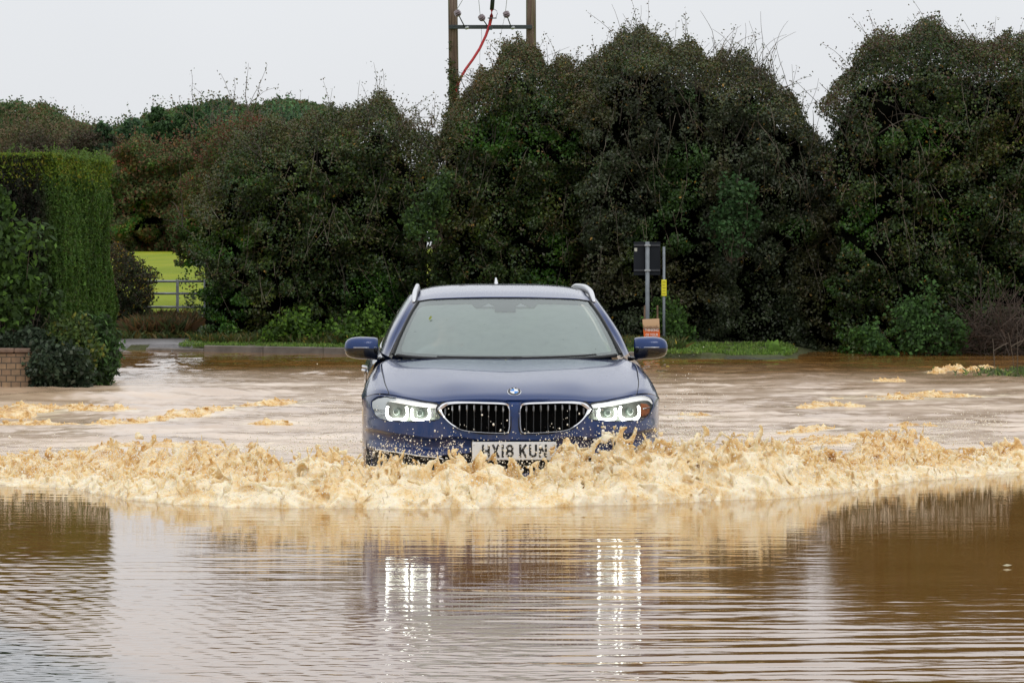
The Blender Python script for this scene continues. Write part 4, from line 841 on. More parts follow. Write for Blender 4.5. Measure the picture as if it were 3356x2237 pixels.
cps = [(1612, 30), (1611, 52), (1604, 84), (1592, 118), (1572, 160), (1549, 196), (1527, 226), (1510, 255), (1497, 285), (1487, 325), (1482, 365), (1480, 420)]
MB().tube([loc(x, y, -.2) for x, y in cps], [.042, .038, .034]+[.029]*9, 12).build('red_cable', mr, root, smooth=True)
MB().box(loc(1613, 60, -.25), (.19, .03, .022), bev=.003).build('cable_clamp', M_blk, root); MB().box(loc(1608, 92, -.26), (.07, .03, .09), bev=.004).build('cable_clamp', M_blk, root)
MB().tube([loc(1620, 31, -.2), loc(1628, 36, -.2), loc(1630, 45, -.2), loc(1625, 60, -.2)], .006, 6).build('wire', M_blk, root)
blob_plant('ivy', 'ivy climbing the left wooden pole', 'plant', None, [(1486, 380, 91.7, .16), (1484, 350, 91.7, .15), (1487, 320, 91.7, .15), (1484, 290, 91.7, .13), (1490, 260, 91.75, .13), (1480, 235, 91.8, .09), (1474, 200, 91.85, .07), (1474, 160, 91.85, .05), (1472, 140, 91.85, .04), (1490, 400, 91.6, .25), (1500, 430, 91.6, .35)],
    505, 3200, [(.05, .075, .02), (.035, .05, .02), (.12, .10, .03)], [3, 2, 1], L=.055, stems=False)

# road sign seen from behind, marker post, orange notice
M_signb = simple('sign_back_grey', (.018, .021, .026), .9, spec=.2, var=.12, scale=4)
M_post = simple('post_grey', (.20, .225, .245), .55, metal=.2, var=.2, scale=9)
D1 = 62.6; root = empty('road_sign', (wx(2122, D1), D1, .15), 'back of a dark grey road sign on a grey post behind the car', 'road sign')
def l1(px, py, dd=0): return tuple(Vector(W(px, py, D1+dd))-Vector(root.location))
MB().tube([(0, 0, -.5), l1(2122, 792)], .031, 16).build('post', M_post, root, smooth=True)
mb = MB(); a = l1(2121, 847); mb.box((a[0], .055, a[2]), (88*D1/FPX, .012, 110*D1/FPX), bev=.003); mb.build('sign_panel', M_signb, root)
for py in (804, 886): q = l1(2121, py); MB().box((q[0], .042, q[2]), (86*D1/FPX, .016, .03), bev=.003).build('sign_rail', simple('sign_rail', (.03, .033, .04), .5), root)
MB().box(tuple(np.array(l1(2084, 818))+np.array([0, .045, 0])), (.04, .004, .05)).build('sticker', simple('sticker_cream', (.5, .5, .42), .5), root)
for py in (804, 886): q = l1(2122, py); MB().box((q[0], 0, q[2]), (.085, .075, .028), bev=.004).build('clamp', M_galv, root)
root = empty('marker_post', (wx(2176, D1), D1, .15), 'thin grey post carrying a narrow yellow marker plate, right of the road sign', 'marker post')
MB().tube([(0, 0, -.5), (0, 0, wz(808, D1)-.15)], .020, 14).build('post', M_post, root, smooth=True)
z0, z1 = wz(970, D1)-.15, wz(916, D1)-.15
my = simple('yellow_plate', (.72, .66, .02), .45, var=.08)
MB().box((0, -.028, (z0+z1)/2), (.075, .010, z1-z0), bev=.004).build('marker_plate', my, root)
zz = z1-.035
for k in range(5): MB().box((0, -.0345, zz-.042*k), (.05-.008*(k % 2), .002, .008)).build('marker_print', simple('marker_print', (.35, .30, .02), .5), root)

D2 = 61.9; root = empty('notice_board', (wx(2134, D2), D2, .15), 'small orange notice board with white words on the verge behind the right door mirror', 'sign')
def l2(px, py): return Vector(W(px, py, D2))-Vector(root.location)
for px in (2113, 2155):
    q = l2(px, 1045); MB().box((q.x, .03, q.z-.28), (.025, .025, .95), bev=.003).build('stake', simple('stake_wood', (.16, .10, .06), .8, var=.3), root)
m, t, b = newmat('notice_print'); geo = N(t, 'TexCoord'); sx = N(t, 'SeparateXYZ'); t.links.new(geo.outputs['Object'], sx.inputs[0])
zt, zm, zb2 = l2(0, 1046).z, l2(0, 1072).z, l2(0, 1125).z
nzz = noise_fac(t, 22, 4, stretch=(1, 1, .5)); ad = N(t, 'Math', operation='MULTIPLY_ADD'); ad.inputs[1].default_value = .09; t.links.new(nzz.outputs['Fac'], ad.inputs[0]); t.links.new(sx.outputs['Z'], ad.inputs[2])
mr_ = N(t, 'MapRange'); mr_.inputs['From Min'].default_value = zb2; mr_.inputs['From Max'].default_value = zt+.05; t.links.new(ad.outputs[0], mr_.inputs['Value'])
t.links.new(ramp(t, mr_.outputs[0], [(.0, (.78, .13, .008)), (.60, (.78, .14, .01)), (.63, (.16, .07, .03)), (.72, (.30, .17, .09)), (.78, (.62, .38, .20)), (1, (.66, .42, .24))]), b.inputs['Base Color']); b.inputs['Roughness'].default_value = .5
pc = l2(2134, 0); tilt = []
mb = MB(); wA, wB = 53*D2/FPX, 50*D2/FPX
V = [(pc.x-wA/2-.01, 0, zt), (pc.x+wA/2, 0, zt+.012), (pc.x+wB/2+.02, -.03, zb2), (pc.x-wB/2+.012, -.03, zb2)]
mb.add(V+[(x, y+.012, z) for x, y, z in V], [(3, 2, 1, 0), (4, 5, 6, 7), (0, 1, 5, 4), (1, 2, 6, 5), (2, 3, 7, 6), (3, 0, 4, 7)]); mb.build('board', m, root)
M_whitep = simple('white_print', (.80, .76, .70), .5)
def text_mesh(name, body, size, mat, parent, loc_, rot=(radians(90), 0, 0), depth=.001, align='CENTER', sx=1.0, space=1.0):
    cu = bpy.data.curves.new(name, 'FONT'); cu.body = body; cu.size = size; cu.extrude = depth; cu.align_x = align; cu.align_y = 'CENTER'; cu.space_character = space; cu.offset = size*.018
    tmp = bpy.data.objects.new(name, cu); SC.collection.objects.link(tmp); dg = bpy.context.evaluated_depsgraph_get(); me = bpy.data.meshes.new_from_object(tmp.evaluated_get(dg)); bpy.data.objects.remove(tmp)
    me.materials.clear(); me.materials.append(mat); o = bpy.data.objects.new(name, me); SC.collection.objects.link(o); o.parent = parent; o.location = loc_; o.rotation_euler = rot; o.scale = (sx, 1, 1); return o
for k, (wd_, py) in enumerate((('THINKING', 1082), ('OF YOUR', 1097), ('DRIVE?', 1110))):
    if k < 2: text_mesh('lettering', wd_, .052, M_whitep, root, (pc.x+.008, -.030-.002*k-.006, l2(0, py).z), sx=.80)
mb = MB(); q = l2(0, 1110); mb.box((pc.x+.012, -.034, q.z), (.11, .002, .02)); mb.build('lettering', M_whitep, root)

# twigs and leaf floating on the foreground water
mlf = simple('floating_leaf', (.45, .42, .28), .5)
o = MB().add([(.0, 0, .01), (.035, .006, .022), (.075, .0, .012), (.035, -.012, .004), (-.03, .01, .05), (-.002, .004, .012)], [(0, 1, 2, 3), (4, 5, 0)]).build('floating_leaf', mlf)
o.location = W(3285, 1856, CAMH*FPX/(1856-HOR)); o.scale = (.7, .5, .6); o.rotation_euler = (0, 0, .3); tag(o, 'small pale leaf floating on the brown reflection at lower right', 'leaf')
# ------------------------------------------------------------------ the car (x across, y back from the nose, z up from the tyre contact)
YAW = radians(1.8)
car = empty('estate_car', (.017, 26.5, -.15), 'dark blue estate car driving through the flood with headlights on', 'car')
car.rotation_euler = (0, 0, YAW)
def cr(P, t):
    """Catmull-Rom along axis 0 at float parameters t"""
    P = np.asarray(P, float); n = len(P); E = np.concatenate([[2*P[0]-P[1]], P, [2*P[-1]-P[-2]]]); k = np.clip(np.floor(t).astype(int), 0, n-2); f = (t-k).reshape((-1,)+(1,)*(P.ndim-1))
    a, b_, c_, d = E[k], E[k+1], E[k+2], E[k+3]
    return .5*((2*b_)+(-a+c_)*f+(2*a-5*b_+4*c_-d)*f*f+(-a+3*b_-3*c_+d)*f**3)
def patch(ctrl, tu, tv):
    A = cr(np.asarray(ctrl), tu); return cr(A.transpose(1, 0, 2), tv).transpose(1, 0, 2)      # rows tu, cols tv
def full(ctrl):
    c = np.asarray(ctrl, float); mrr = c[:, 1:][:, ::-1].copy(); mrr[..., 0] *= -1; return np.concatenate([mrr, c], 1)
def shell(name, G, mat, parent=car, mask=None, flip=False, smooth=True, thick=0):
    F = grid_faces(G.shape[0], G.shape[1])
    if flip: F = F[:, ::-1]
    if mask is not None: F = F[mask.ravel()]
    o = mesh_np(name, G.reshape(-1, 3), F, mat, smooth=smooth, parent=parent)
    if thick: s = o.modifiers.new('thickness', 'SOLIDIFY'); s.thickness = thick; s.offset = -1
    return o
def fcen(G): return (G[:-1, :-1]+G[1:, 1:])/2
# paint with water beads
m, t, b = newmat('blue_metallic_paint'); n = noise_fac(t, 1400, 2)
t.links.new(ramp(t, n.outputs['Fac'], [(.35, (.002, .018, .090)), (.65, (.005, .038, .165))]), b.inputs['Base Color'])
b.inputs['Metallic'].default_value = .15; b.inputs['Roughness'].default_value = .30; b.inputs['Coat Weight'].default_value = 1; b.inputs['Coat Roughness'].default_value = .02; b.inputs['Coat IOR'].default_value = 1.36; b.inputs['Specular IOR Level'].default_value = .2
c = N(t, 'TexCoord'); vo = N(t, 'TexVoronoi'); vo.inputs['Scale'].default_value = 95; t.links.new(c.outputs['Object'], vo.inputs['Vector'])
rr = N(t, 'MapRange'); rr.inputs['From Min'].default_value = .0; rr.inputs['From Max'].default_value = .38; rr.inputs['To Min'].default_value = 1; rr.inputs['To Max'].default_value = 0
t.links.new(vo.outputs['Distance'], rr.inputs['Value']); bp = N(t, 'Bump'); bp.inputs['Strength'].default_value = .35; bp.inputs['Distance'].default_value = .0012
t.links.new(rr.outputs[0], bp.inputs['Height']); t.links.new(bp.outputs[0], b.inputs['Coat Normal'])
base_sock = b.inputs['Base Color'].links[0].from_socket; sz = N(t, 'SeparateXYZ'); t.links.new(c.outputs['Object'], sz.inputs[0])
zr = N(t, 'MapRange'); zr.inputs['From Min'].default_value = .72; zr.inputs['From Max'].default_value = .38; t.links.new(sz.outputs['Z'], zr.inputs['Value'])
mn = noise_fac(t, 7, 7, stretch=(1.6, 1.6, .45), rough=.7); m1 = N(t, 'MapRange'); m1.inputs['From Min'].default_value = .42; m1.inputs['From Max'].default_value = .75; t.links.new(mn.outputs['Fac'], m1.inputs['Value'])
mu = N(t, 'Math', operation='MULTIPLY'); t.links.new(zr.outputs[0], mu.inputs[0]); t.links.new(m1.outputs[0], mu.inputs[1]); m2_ = N(t, 'Math', operation='MULTIPLY'); m2_.inputs[1].default_value = .45; t.links.new(mu.outputs[0], m2_.inputs[0])
mixm = N(t, 'Mix', data_type='RGBA'); t.links.new(m2_.outputs[0], mixm.inputs[0]); t.links.new(base_sock, mixm.inputs[6]); mixm.inputs[7].default_value = (.30, .20, .11, 1); t.links.new(mixm.outputs[2], b.inputs['Base Color'])
M_paint = m; m2_.name = 'mud_amount'; M_paint_clean = m.copy(); M_paint_clean.name = 'blue_metallic_paint_clean'; M_paint_clean.node_tree.nodes['mud_amount'].inputs[1].default_value = 0
M_black = simple('black_trim', (.012, .012, .013), .45, var=.2, spec=.4)
M_gloss = simple('gloss_black', (.008, .008, .009), .12, var=.1, coat=.5)
M_chrome = simple('chrome', (.82, .82, .84), .10, metal=1, var=.02)
M_satin = simple('satin_aluminium', (.72, .73, .75), .28, metal=.9, var=.03)
M_rub = simple('tyre_rubber', (.02, .02, .02), .8, var=.2)
M_int = simple('cabin_dark', (.05, .05, .055), .7, var=.2, scale=8)
M_seat = simple('seat_cloth', (.17, .17, .18), .8, var=.2, scale=30)
def glassmat(name, gl, df, tint, dcol=(.62, .68, .66)):
    m, t, b = newmat(name); t.nodes.remove(b); tr = N(t, 'BsdfTransparent'); g = N(t, 'BsdfGlossy'); d = N(t, 'BsdfDiffuse'); m1 = N(t, 'MixShader'); m2 = N(t, 'MixShader')
    tr.inputs[0].default_value = (*tint, 1); g.inputs['Color'].default_value = (.5, .52, .51, 1) if name == 'lamp_lens' else (.93, 1, .985, 1); g.inputs['Roughness'].default_value = .03; d.inputs[0].default_value = (*dcol, 1)
    fr = N(t, 'Fresnel'); fr.inputs['IOR'].default_value = (1.25 if name == 'lamp_lens' else 1.5); ad = N(t, 'Math', operation='ADD'); ad.inputs[1].default_value = gl; t.links.new(fr.outputs[0], ad.inputs[0]); t.links.new(ad.outputs[0], m1.inputs[0])
    n = noise_fac(t, 14, 6, rough=.7); mr = N(t, 'MapRange'); mr.inputs['From Min'].default_value = .3; mr.inputs['From Max'].default_value = .7; mr.inputs['To Min'].default_value = df*.88; mr.inputs['To Max'].default_value = df*1.12
    t.links.new(n.outputs['Fac'], mr.inputs['Value']); t.links.new(mr.outputs[0], m2.inputs[0])
    v = N(t, 'TexVoronoi'); cc = N(t, 'TexCoord'); v.inputs['Scale'].default_value = 120; t.links.new(cc.outputs['Object'], v.inputs['Vector']); bb = N(t, 'Bump'); bb.inputs['Strength'].default_value = .25; bb.inputs['Distance'].default_value = .001; t.links.new(v.outputs['Distance'], bb.inputs['Height']); t.links.new(bb.outputs[0], g.inputs['Normal'])
    t.links.new(tr.outputs[0], m1.inputs[1]); t.links.new(g.outputs[0], m1.inputs[2]); t.links.new(m1.outputs[0], m2.inputs[1]); t.links.new(d.outputs[0], m2.inputs[2]); t.links.new(m2.outputs[0], t.nodes['Material Output'].inputs['Surface']); return m
M_ws = glassmat('wet_windscreen', .11, .03, (.86, .92, .90))
M_mist = glassmat('condensation', -.04, .30, (.95, .97, .96), (.80, .90, .86))
M_sg = glassmat('side_glass', .06, .05, (.70, .76, .74))
M_lin = simple('headliner_grey', (.62, .62, .58), .8, var=.04)
def emis(name, col, s):
    m, t, b = newmat(name); b.inputs['Base Color'].default_value = (*[c*.8 for c in col], 1); b.inputs['Emission Color'].default_value = (*col, 1); b.inputs['Emission Strength'].default_value = s; return m

TOP = full([
 [(0, .02, .762), (.18, .025, .765), (.36, .055, .760), (.50, .11, .747), (.66, .22, .770), (.775, .32, .788), (.85, .43, .786), (.91, .60, .765), (.945, .82, .735)],
 [(0, .10, .803), (.18, .105, .804), (.36, .13, .797), (.51, .19, .782), (.66, .29, .792), (.785, .39, .814), (.855, .50, .812), (.912, .67, .785), (.947, .87, .745)],
 [(0, .30, .858), (.18, .31, .861), (.37, .33, .858), (.52, .38, .835), (.66, .47, .836), (.80, .57, .848), (.865, .66, .838), (.918, .80, .80), (.950, .95, .75)],
 [(0, .60, .905), (.18, .60, .909), (.38, .62, .909), (.53, .66, .888), (.67, .73, .882), (.81, .80, .885), (.87, .86, .868), (.920, .97, .82), (.948, 1.05, .76)],
 [(0, .92, .945), (.19, .92, .949), (.39, .94, .950), (.54, .98, .935), (.68, 1.02, .924), (.82, 1.06, .918), (.872, 1.10, .893), (.915, 1.15, .84), (.940, 1.2, .77)],
 [(0, 1.22, .972), (.20, 1.22, .975), (.40, 1.24, .976), (.55, 1.28, .966), (.69, 1.34, .955), (.82, 1.38, .947), (.868, 1.40, .91), (.908, 1.42, .85), (.932, 1.45, .78)],
 [(0, 1.33, .982), (.20, 1.34, .982), (.40, 1.37, .981), (.55, 1.44, .975), (.68, 1.54, .968), (.775, 1.64, .968), (.845, 1.67, .93), (.895, 1.7, .865), (.930, 1.7, .80)]])
shell('bonnet', patch(TOP, np.linspace(0, 6, 90), np.linspace(3.03, 12.97, 180)), M_paint, thick=.012)
for s_ in (0, 1):
    a, b_ = (13.03, 16) if s_ else (0, 2.97)
    shell('front_wing', patch(TOP, np.linspace(0, 6, 90), np.linspace(a, b_, 50)), M_paint, thick=.004)
gp = patch(TOP, np.linspace(.1, 5.9, 60), np.array([12.9, 13.1])); gp[..., 2] -= .010
g2 = gp.copy(); g2[..., 0] *= -1
shell('panel_gap', gp, M_black); shell('panel_gap', g2, M_black)

PX_ = np.array([0, .2, .36, .5, .62, .72, .80, .86, .905, .935, .945]); PY_ = np.array([0, .01, .035, .08, .145, .225, .315, .415, .53, .68, .80])
BZ = [([.754, .757, .752, .739, .756, .772, .780, .779, .765, .745, .73], .030),
 ([.735, .737, .733, .722, .735, .745, .75, .75, .74, .725, .715], .012),
 ([.69]*11, .0), ([.63]*11, -.004),
 ([.53, .53, .552, .542, .552, .562, .572, .58, .58, .58, .58], -.012),
 ([.512, .512, .530, .520, .532, .542, .552, .56, .56, .56, .56], -.010),
 ([.498, .498, .515, .503, .514, .524, .533, .54, .54, .54, .54], [.006, .006, .012, .022, .024, .024, .022, .018, .01, .0, .0]),
 ([.472, .472, .472, .458, .468, .478, .486, .492, .495, .495, .495], [.012, .012, .02, .032, .032, .030, .026, .02, .01, .0, .0]),
 ([.45, .45, .446, .432, .44, .45, .458, .465, .465, .465, .465], [.008, .008, .008, .006, .004, .004, .004, .004, .002, 0, 0]),
 ([.432, .432, .424, .408, .414, .422, .43, .437, .437, .437, .437], [.004]*3+[.0]*8),
 ([.424, .424, .415, .398, .404, .412, .420, .427, .43, .43, .43], [.05]*8+[.02, 0, 0]),
 ([.34]*11, [.06]*8+[.02, 0, 0]), ([.30]*11, .0), ([.2]*11, .0), ([.14]*11, .06)]
BP = []
for zs_, off in BZ:
    off = np.broadcast_to(off, 11); BP.append([(PX_[i], PY_[i]+off[i]*(1 if i < 9 else .4), zs_[i]) for i in range(11)])
def surf(x, z):
    return np.interp(np.abs(x), PX_, PY_)+np.interp(z, [.5, .55, .63, .69, .735, .755, .80], [-.010, -.012, -.004, 0, .012, .03, .07])
def closed_cr(pts, n):
    P = np.array(pts, float); k = len(P); E = np.concatenate([P[-1:], P, P[:2]]); t_ = np.linspace(0, k, n, endpoint=False); i = t_.astype(int); f = (t_-i)[:, None]
    a, b_, c_, d = E[i], E[i+1], E[i+2], E[(i+3) % len(E)] if False else np.concatenate([E, P[2:3]])[i+3]
    return .5*((2*b_)+(-a+c_)*f+(2*a-5*b_+4*c_-d)*f*f+(-a+3*b_-3*c_+d)*f**3)
KID = closed_cr([(.027, .70), (.036, .738), (.075, .751), (.18, .755), (.30, .757), (.40, .751), (.448, .734), (.477, .705), (.462, .672), (.425, .630), (.375, .592), (.308, .566), (.20, .556), (.09, .552), (.044, .556), (.029, .585), (.026, .64)], 120)
HLP = closed_cr([(.893, .720), (.878, .752), (.836, .776), (.771, .777), (.68, .765), (.57, .748), (.478, .734), (.466, .70), (.456, .650), (.470, .634), (.53, .628), (.62, .621), (.706, .619), (.79, .621), (.845, .635), (.880, .676)], 110)
def inpoly(P, x, z):
    ins = np.zeros(x.shape, bool); n = len(P)
    for i in range(n):
        x0, z0 = P[i]; x1, z1 = P[(i+1) % n]; c_ = ((z0 > z) != (z1 > z)); ins ^= c_&(x < (x1-x0)*(z-z0)/(z1-z0+1e-12)+x0)
    return ins
def inset(P, d):
    """move a closed outline inward by d (array or number)"""
    T = np.roll(P, -1, 0)-np.roll(P, 1, 0); T /= np.linalg.norm(T, axis=1)[:, None]; Nn = np.stack([T[:, 1], -T[:, 0]], 1)
    area = ((P[:, 0]*np.roll(P[:, 1], -1)-np.roll(P[:, 0], -1)*P[:, 1]).sum()); return P+Nn*(np.broadcast_to(d, len(P))[:, None])*(-1 if area > 0 else 1)
BG = patch(full(BP), np.linspace(0, 14, 200), np.linspace(0, 20, 420)); fc = fcen(BG); X_, Z_ = np.abs(fc[..., 0]), fc[..., 2]
mask = ~(inpoly(inset(KID, .006), X_, Z_) | inpoly(inset(HLP, .005), X_, Z_))
rowi = np.arange(199)[:, None]*14/199; dark = (rowi > 9.15)&(rowi < 11.8)&(X_ < .88)
shell('front_bumper', BG, M_paint, mask=mask&~dark, flip=True, thick=.003)
shell('lower_intake', BG, M_black, mask=mask&dark, flip=True)
# slatted lower intake mouth between the fog lamps
for z in (.335, .36, .385): MB().tube([(x, float(surf(x, .6))+.035, z) for x in np.linspace(-.82, .82, 40)], .005, 6).build('intake_bar', M_gloss, car, smooth=True)

def ringloft(rings, close=True):
    n = len(rings[0]); V = np.concatenate(rings); F = []
    for r in range(len(rings)-1):
        for k in range(n): F.append((r*n+k, r*n+(k+1) % n, (r+1)*n+(k+1) % n, (r+1)*n+k))
    return V, F
def to3(P, dy, sx): return np.stack([P[:, 0]*sx, surf(P[:, 0], P[:, 1])+dy, P[:, 1]], 1)
def disc(P, dy, sx, cen, depthf=None, ns=8):
    rings = []
    for q in np.linspace(1, .02, ns):
        Q = cen+(P-cen)*q; rings.append(np.stack([Q[:, 0]*sx, (surf(Q[:, 0], Q[:, 1]) if depthf is None else depthf(Q[:, 0], Q[:, 1]))+dy, Q[:, 1]], 1))
    return ringloft(rings)
M_bowl = simple('lamp_bowl', (.16, .17, .15), .45, metal=.5, var=.3)
M_lens = glassmat('lamp_lens', .0, .0, (.97, .98, .97))
M_brow = emis('lit_brow', (1, 1, 1), .5)
M_ringl = emis('lit_ring', (.97, 1.0, .92), 10.0)
M_amb = simple('amber_reflector', (.42, .12, .03), .3, var=.3, coat=.5)
for sx in (-1, 1):
    g = empty('kidney_grille', (0, 0, 0)); g.parent = car
    tipw = .011+.012*sm(.40, .475, KID[:, 0])*sm(.60, .70, KID[:, 1])+.007*sm(.70, .75, KID[:, 1])
    K1 = inset(KID, tipw*.45); K2 = inset(KID, tipw); K3 = inset(KID, tipw+.002)
    V, F = ringloft([to3(KID, .012, sx), to3(inset(KID, .001), -.012, sx), to3(K1, -.024, sx), to3(K2, -.018, sx), to3(K3, .03, sx)])
    MB().add(V, F).build('grille_frame', M_chrome, g, smooth=True, auto=45)
    V, F = disc(inset(KID, -.001), .055, sx, np.array([.24, .655])); MB().add(V, F).build('grille_back', simple('grille_void', (.004, .004, .004), .95, spec=.05), g)
    MB().tube([tuple(p) for p in to3(np.concatenate([inset(KID, -.004), inset(KID, -.004)[:1]]), .004, sx)], .006, 6, cap=False).build('grille_seal', M_black, g, smooth=True)
    for k in range(9):
        x = .072+.0445*k; zz = np.linspace(.5, .8, 400); ins = inpoly(inset(KID, tipw+.004), np.full(400, x), zz); z0, z1 = zz[ins].min(), zz[ins].max(); y0 = float(surf(x, .65))
        sl = MB(); zc = z1-.040
        V = []
        for (z, hw, pr) in ((z0, .0020, .012), (z0+.02, .0022, .004), (zc-.006, .0024, -.006), (zc+.006, .0058, -.010), (z1-.012, .0058, -.008), (z1-.003, .0035, .0)):
            V += [((x-hw)*sx, y0+pr+.004, z), (x*sx, y0+pr-.004, z), ((x+hw)*sx, y0+pr+.004, z), (x*sx, y0+pr+.03, z)]
        F = [(0, 1, 2, 3), (23, 22, 21, 20)]+[(i*4+j, i*4+(j+1) % 4, i*4+4+(j+1) % 4, i*4+4+j) for i in range(5) for j in range(4)]
        sl.add(V, F).build('slat', M_satin, g)
    # headlight
    h = empty('headlight', (0, 0, 0)); h.parent = car; C0 = np.array([.66, .695])
    V, F = ringloft([to3(HLP, .004, sx), to3(inset(HLP, .004), .045, sx), to3(C0+(HLP-C0)*.93, .075, sx)])
    V2, F2 = disc(C0+(HLP-C0)*.93, .075, sx, C0)
    MB().add(V, F).add(V2, F2).build('lamp_housing', M_bowl, h)
    V, F = disc(inset(HLP, .003), .0, sx, C0); MB().add(V, F).build('lamp_lens', M_lens, h, smooth=True)
    MB().tube([tuple(p) for p in to3(np.concatenate([HLP, HLP[:1]]), .002, sx)], .0045, 6, cap=False).build('lamp_seal', M_black, h, smooth=True)
    lowr = np.array([(.890, .712), (.880, .680), (.845, .640), (.79, .628), (.73, .626), (.68, .626)]); MB().tube([tuple(p) for p in to3(lowr, .012, sx)], [.003, .005, .006, .005, .004, .002], 8).build('lamp_trim', M_chrome, h, smooth=True)
    up = np.array([(.468, .729), (.53, .738), (.60, .749), (.68, .761), (.771, .771), (.836, .770), (.868, .752), (.886, .722)]); lo = np.array([(.470, .703), (.53, .708), (.60, .716), (.68, .727), (.76, .738), (.815, .742), (.855, .736), (.882, .714)])
    U = cr(up, np.linspace(0, 7, 40)); L_ = cr(lo, np.linspace(0, 7, 40)); G = np.stack([to3(U, .016, sx), to3((U+L_)/2, .010, sx), to3(L_, .018, sx), to3(L_, .05, sx)]); shell('daylight_brow', G, M_brow, parent=h)
    for (cx, cz, r_, wd) in ((.725, .677, .060, .0078), (.580, .672, .052, .0072)):
        yy = float(surf(cx, cz))+.030; pts = []; rs = []
        tilt = (float(surf(cx+.05, cz))-float(surf(cx-.05, cz)))/.1*.8
        for a in np.linspace(radians(148), radians(392), 44):
            sxq = r_*(1.06 if True else 1)*np.sign(cos(a))*abs(cos(a))**.75; szq = r_*.90*np.sign(sin(a))*abs(sin(a))**.8
            pts.append(((cx+sxq)*sx, yy+tilt*sxq, cz+szq)); rs.append(wd*(1+.75*max(0, -sin(a))**1.5))
        MB().tube(pts, rs, 10).build('lamp_ring', M_ringl, h, smooth=True)
        MB().lathe([(.0001, -.016), (.013, -.014), (.021, -.008), (.025, 0), (.026, .012), (.028, .03)], (cx*sx, yy+.022, cz), (0, 1, 0), 24).build('projector', simple('projector_glass', (.10, .13, .11), .08, coat=1), h, smooth=True)
    a = np.array([(.800, .726), (.845, .718), (.868, .700), (.862, .668), (.835, .648), (.805, .645)]); V = np.concatenate([to3(a, .030, sx), to3(a, .045, sx)])
    MB().add(V, [tuple(range(6)), tuple(range(11, 5, -1))]+[(k, k+6, (k+1) % 6+6, (k+1) % 6) for k in range(6)]).build('side_reflector', M_amb, h)
    MB().tube([tuple(p) for p in to3(np.array([(.885, .697), (.86, .697), (.835, .694), (.815, .692)]), .02, sx)], [.004, .006, .007, .005], 8, flat=.6).build('lamp_fin', M_chrome, h, smooth=True)
    mb = MB(); mb.box((.507*sx, float(surf(.507, .68))+.035, .672), (.014, .02, .045), bev=.004); mb.box((.487*sx, float(surf(.487, .68))+.035, .688), (.010, .02, .028), bev=.003); mb.build('lamp_element', M_satin, h)
    # chrome blade under the bumper and lower corner
    st = cr(np.array([(.872, .385), (.862, .425), (.84, .4365), (.76, .430), (.66, .420), (.56, .408), (.48, .403), (.44, .392)]), np.linspace(0, 7, 40))
    MB().tube([(q[0]*sx, float(surf(q[0], .6))+.004, q[1]) for q in st], [.004+.004*min(1, i/8) for i in range(40)], 8, flat=.7).build('bumper_blade', M_satin, car, smooth=True)

# badge
bd = empty('bonnet_badge', (0, .098, .806)); bd.parent = car; nrm = Vector((0, -.57, .82)).normalized(); bd.rotation_euler = nrm.to_track_quat('Z', 'Y').to_euler()
MB().lathe([(.0425, 0), (.043, .003), (.0405, .0055), (.040, .004)], (0, 0, 0), (0, 0, 1), 48).build('badge_ring', M_chrome, bd, smooth=True, auto=40)
MB().lathe([(.0395, .0035), (.0395, .0045)], (0, 0, 0), (0, 0, 1), 48).build('badge_disc', simple('badge_black', (.012, .012, .016), .2, coat=.6), bd)
MB().lathe([(.0262, .0048), (.0262, .0058)], (0, 0, 0), (0, 0, 1), 48).build('badge_inner_ring', M_chrome, bd)
Mw_, Mb_ = simple('badge_white', (.85, .86, .88), .25, coat=.5), simple('badge_blue', (.03, .22, .62), .25, coat=.5)
for k in range(4):
    a0 = k*pi/2; V = [(0, 0, .0068)]+[(.0245*cos(a0+j*pi/32), .0245*sin(a0+j*pi/32), .0068) for j in range(17)]
    MB().add(V, [tuple(range(18))]).build('badge_quarter', Mb_ if k in (1, 3) else Mw_, bd)
for ch, ang in (('B', 128), ('M', 90), ('W', 52)):
    a = radians(ang); text_mesh('badge_letter', ch, .0125, Mw_, bd, (.0325*cos(a), .0325*sin(a), .0052), rot=(0, 0, a-pi/2), depth=.0003)

# number plate
pl = empty('number_plate', (-.004, -.030, .447)); pl.parent = car
MB().box((0, .006, 0), (.52, .008, .111), bev=.003).build('plate_panel', simple('plate_white', (.78, .79, .80), .35, var=.02), pl)
MB().box((0, .017, 0), (.53, .014, .121), bev=.003).build('plate_holder', M_black, pl)
M_char = simple('plate_black', (.015, .015, .015), .5)
def stroke(mb, pts, w_=.0135, closed=False):
    P = [np.array(p, float) for p in pts]; n = len(P); L = []; R_ = []
    for i in range(n):
        a = P[(i-1) % n] if (closed or i > 0) else P[i]; c_ = P[(i+1) % n] if (closed or i < n-1) else P[i]
        d1 = P[i]-a; d2 = c_-P[i]; l1_, l2_ = np.linalg.norm(d1), np.linalg.norm(d2); d1 = d1/l1_ if l1_ > 0 else d2/l2_; d2 = d2/l2_ if l2_ > 0 else d1
        tt = d1+d2; tt /= np.linalg.norm(tt); nn_ = np.array([-tt[1], tt[0]]); k = min(1.8, 1/max(.3, nn_ @ np.array([-d1[1], d1[0]])))
        L.append(P[i]+nn_*w_/2*k); R_.append(P[i]-nn_*w_/2*k)
    V = [(p[0], 0, p[1]) for p in L]+[(p[0], 0, p[1]) for p in R_]+[(p[0], .0015, p[1]) for p in L]+[(p[0], .0015, p[1]) for p in R_]; F = []
    for i in range(n if closed else n-1):
        j = (i+1) % n; F += [(i, j, n+j, n+i), (2*n+i, 3*n+i, 3*n+j, 2*n+j), (i, 2*n+i, 2*n+j, j), (n+i, n+j, 3*n+j, 3*n+i)]
    mb.add(V, F)
hw, hh = .018, .033
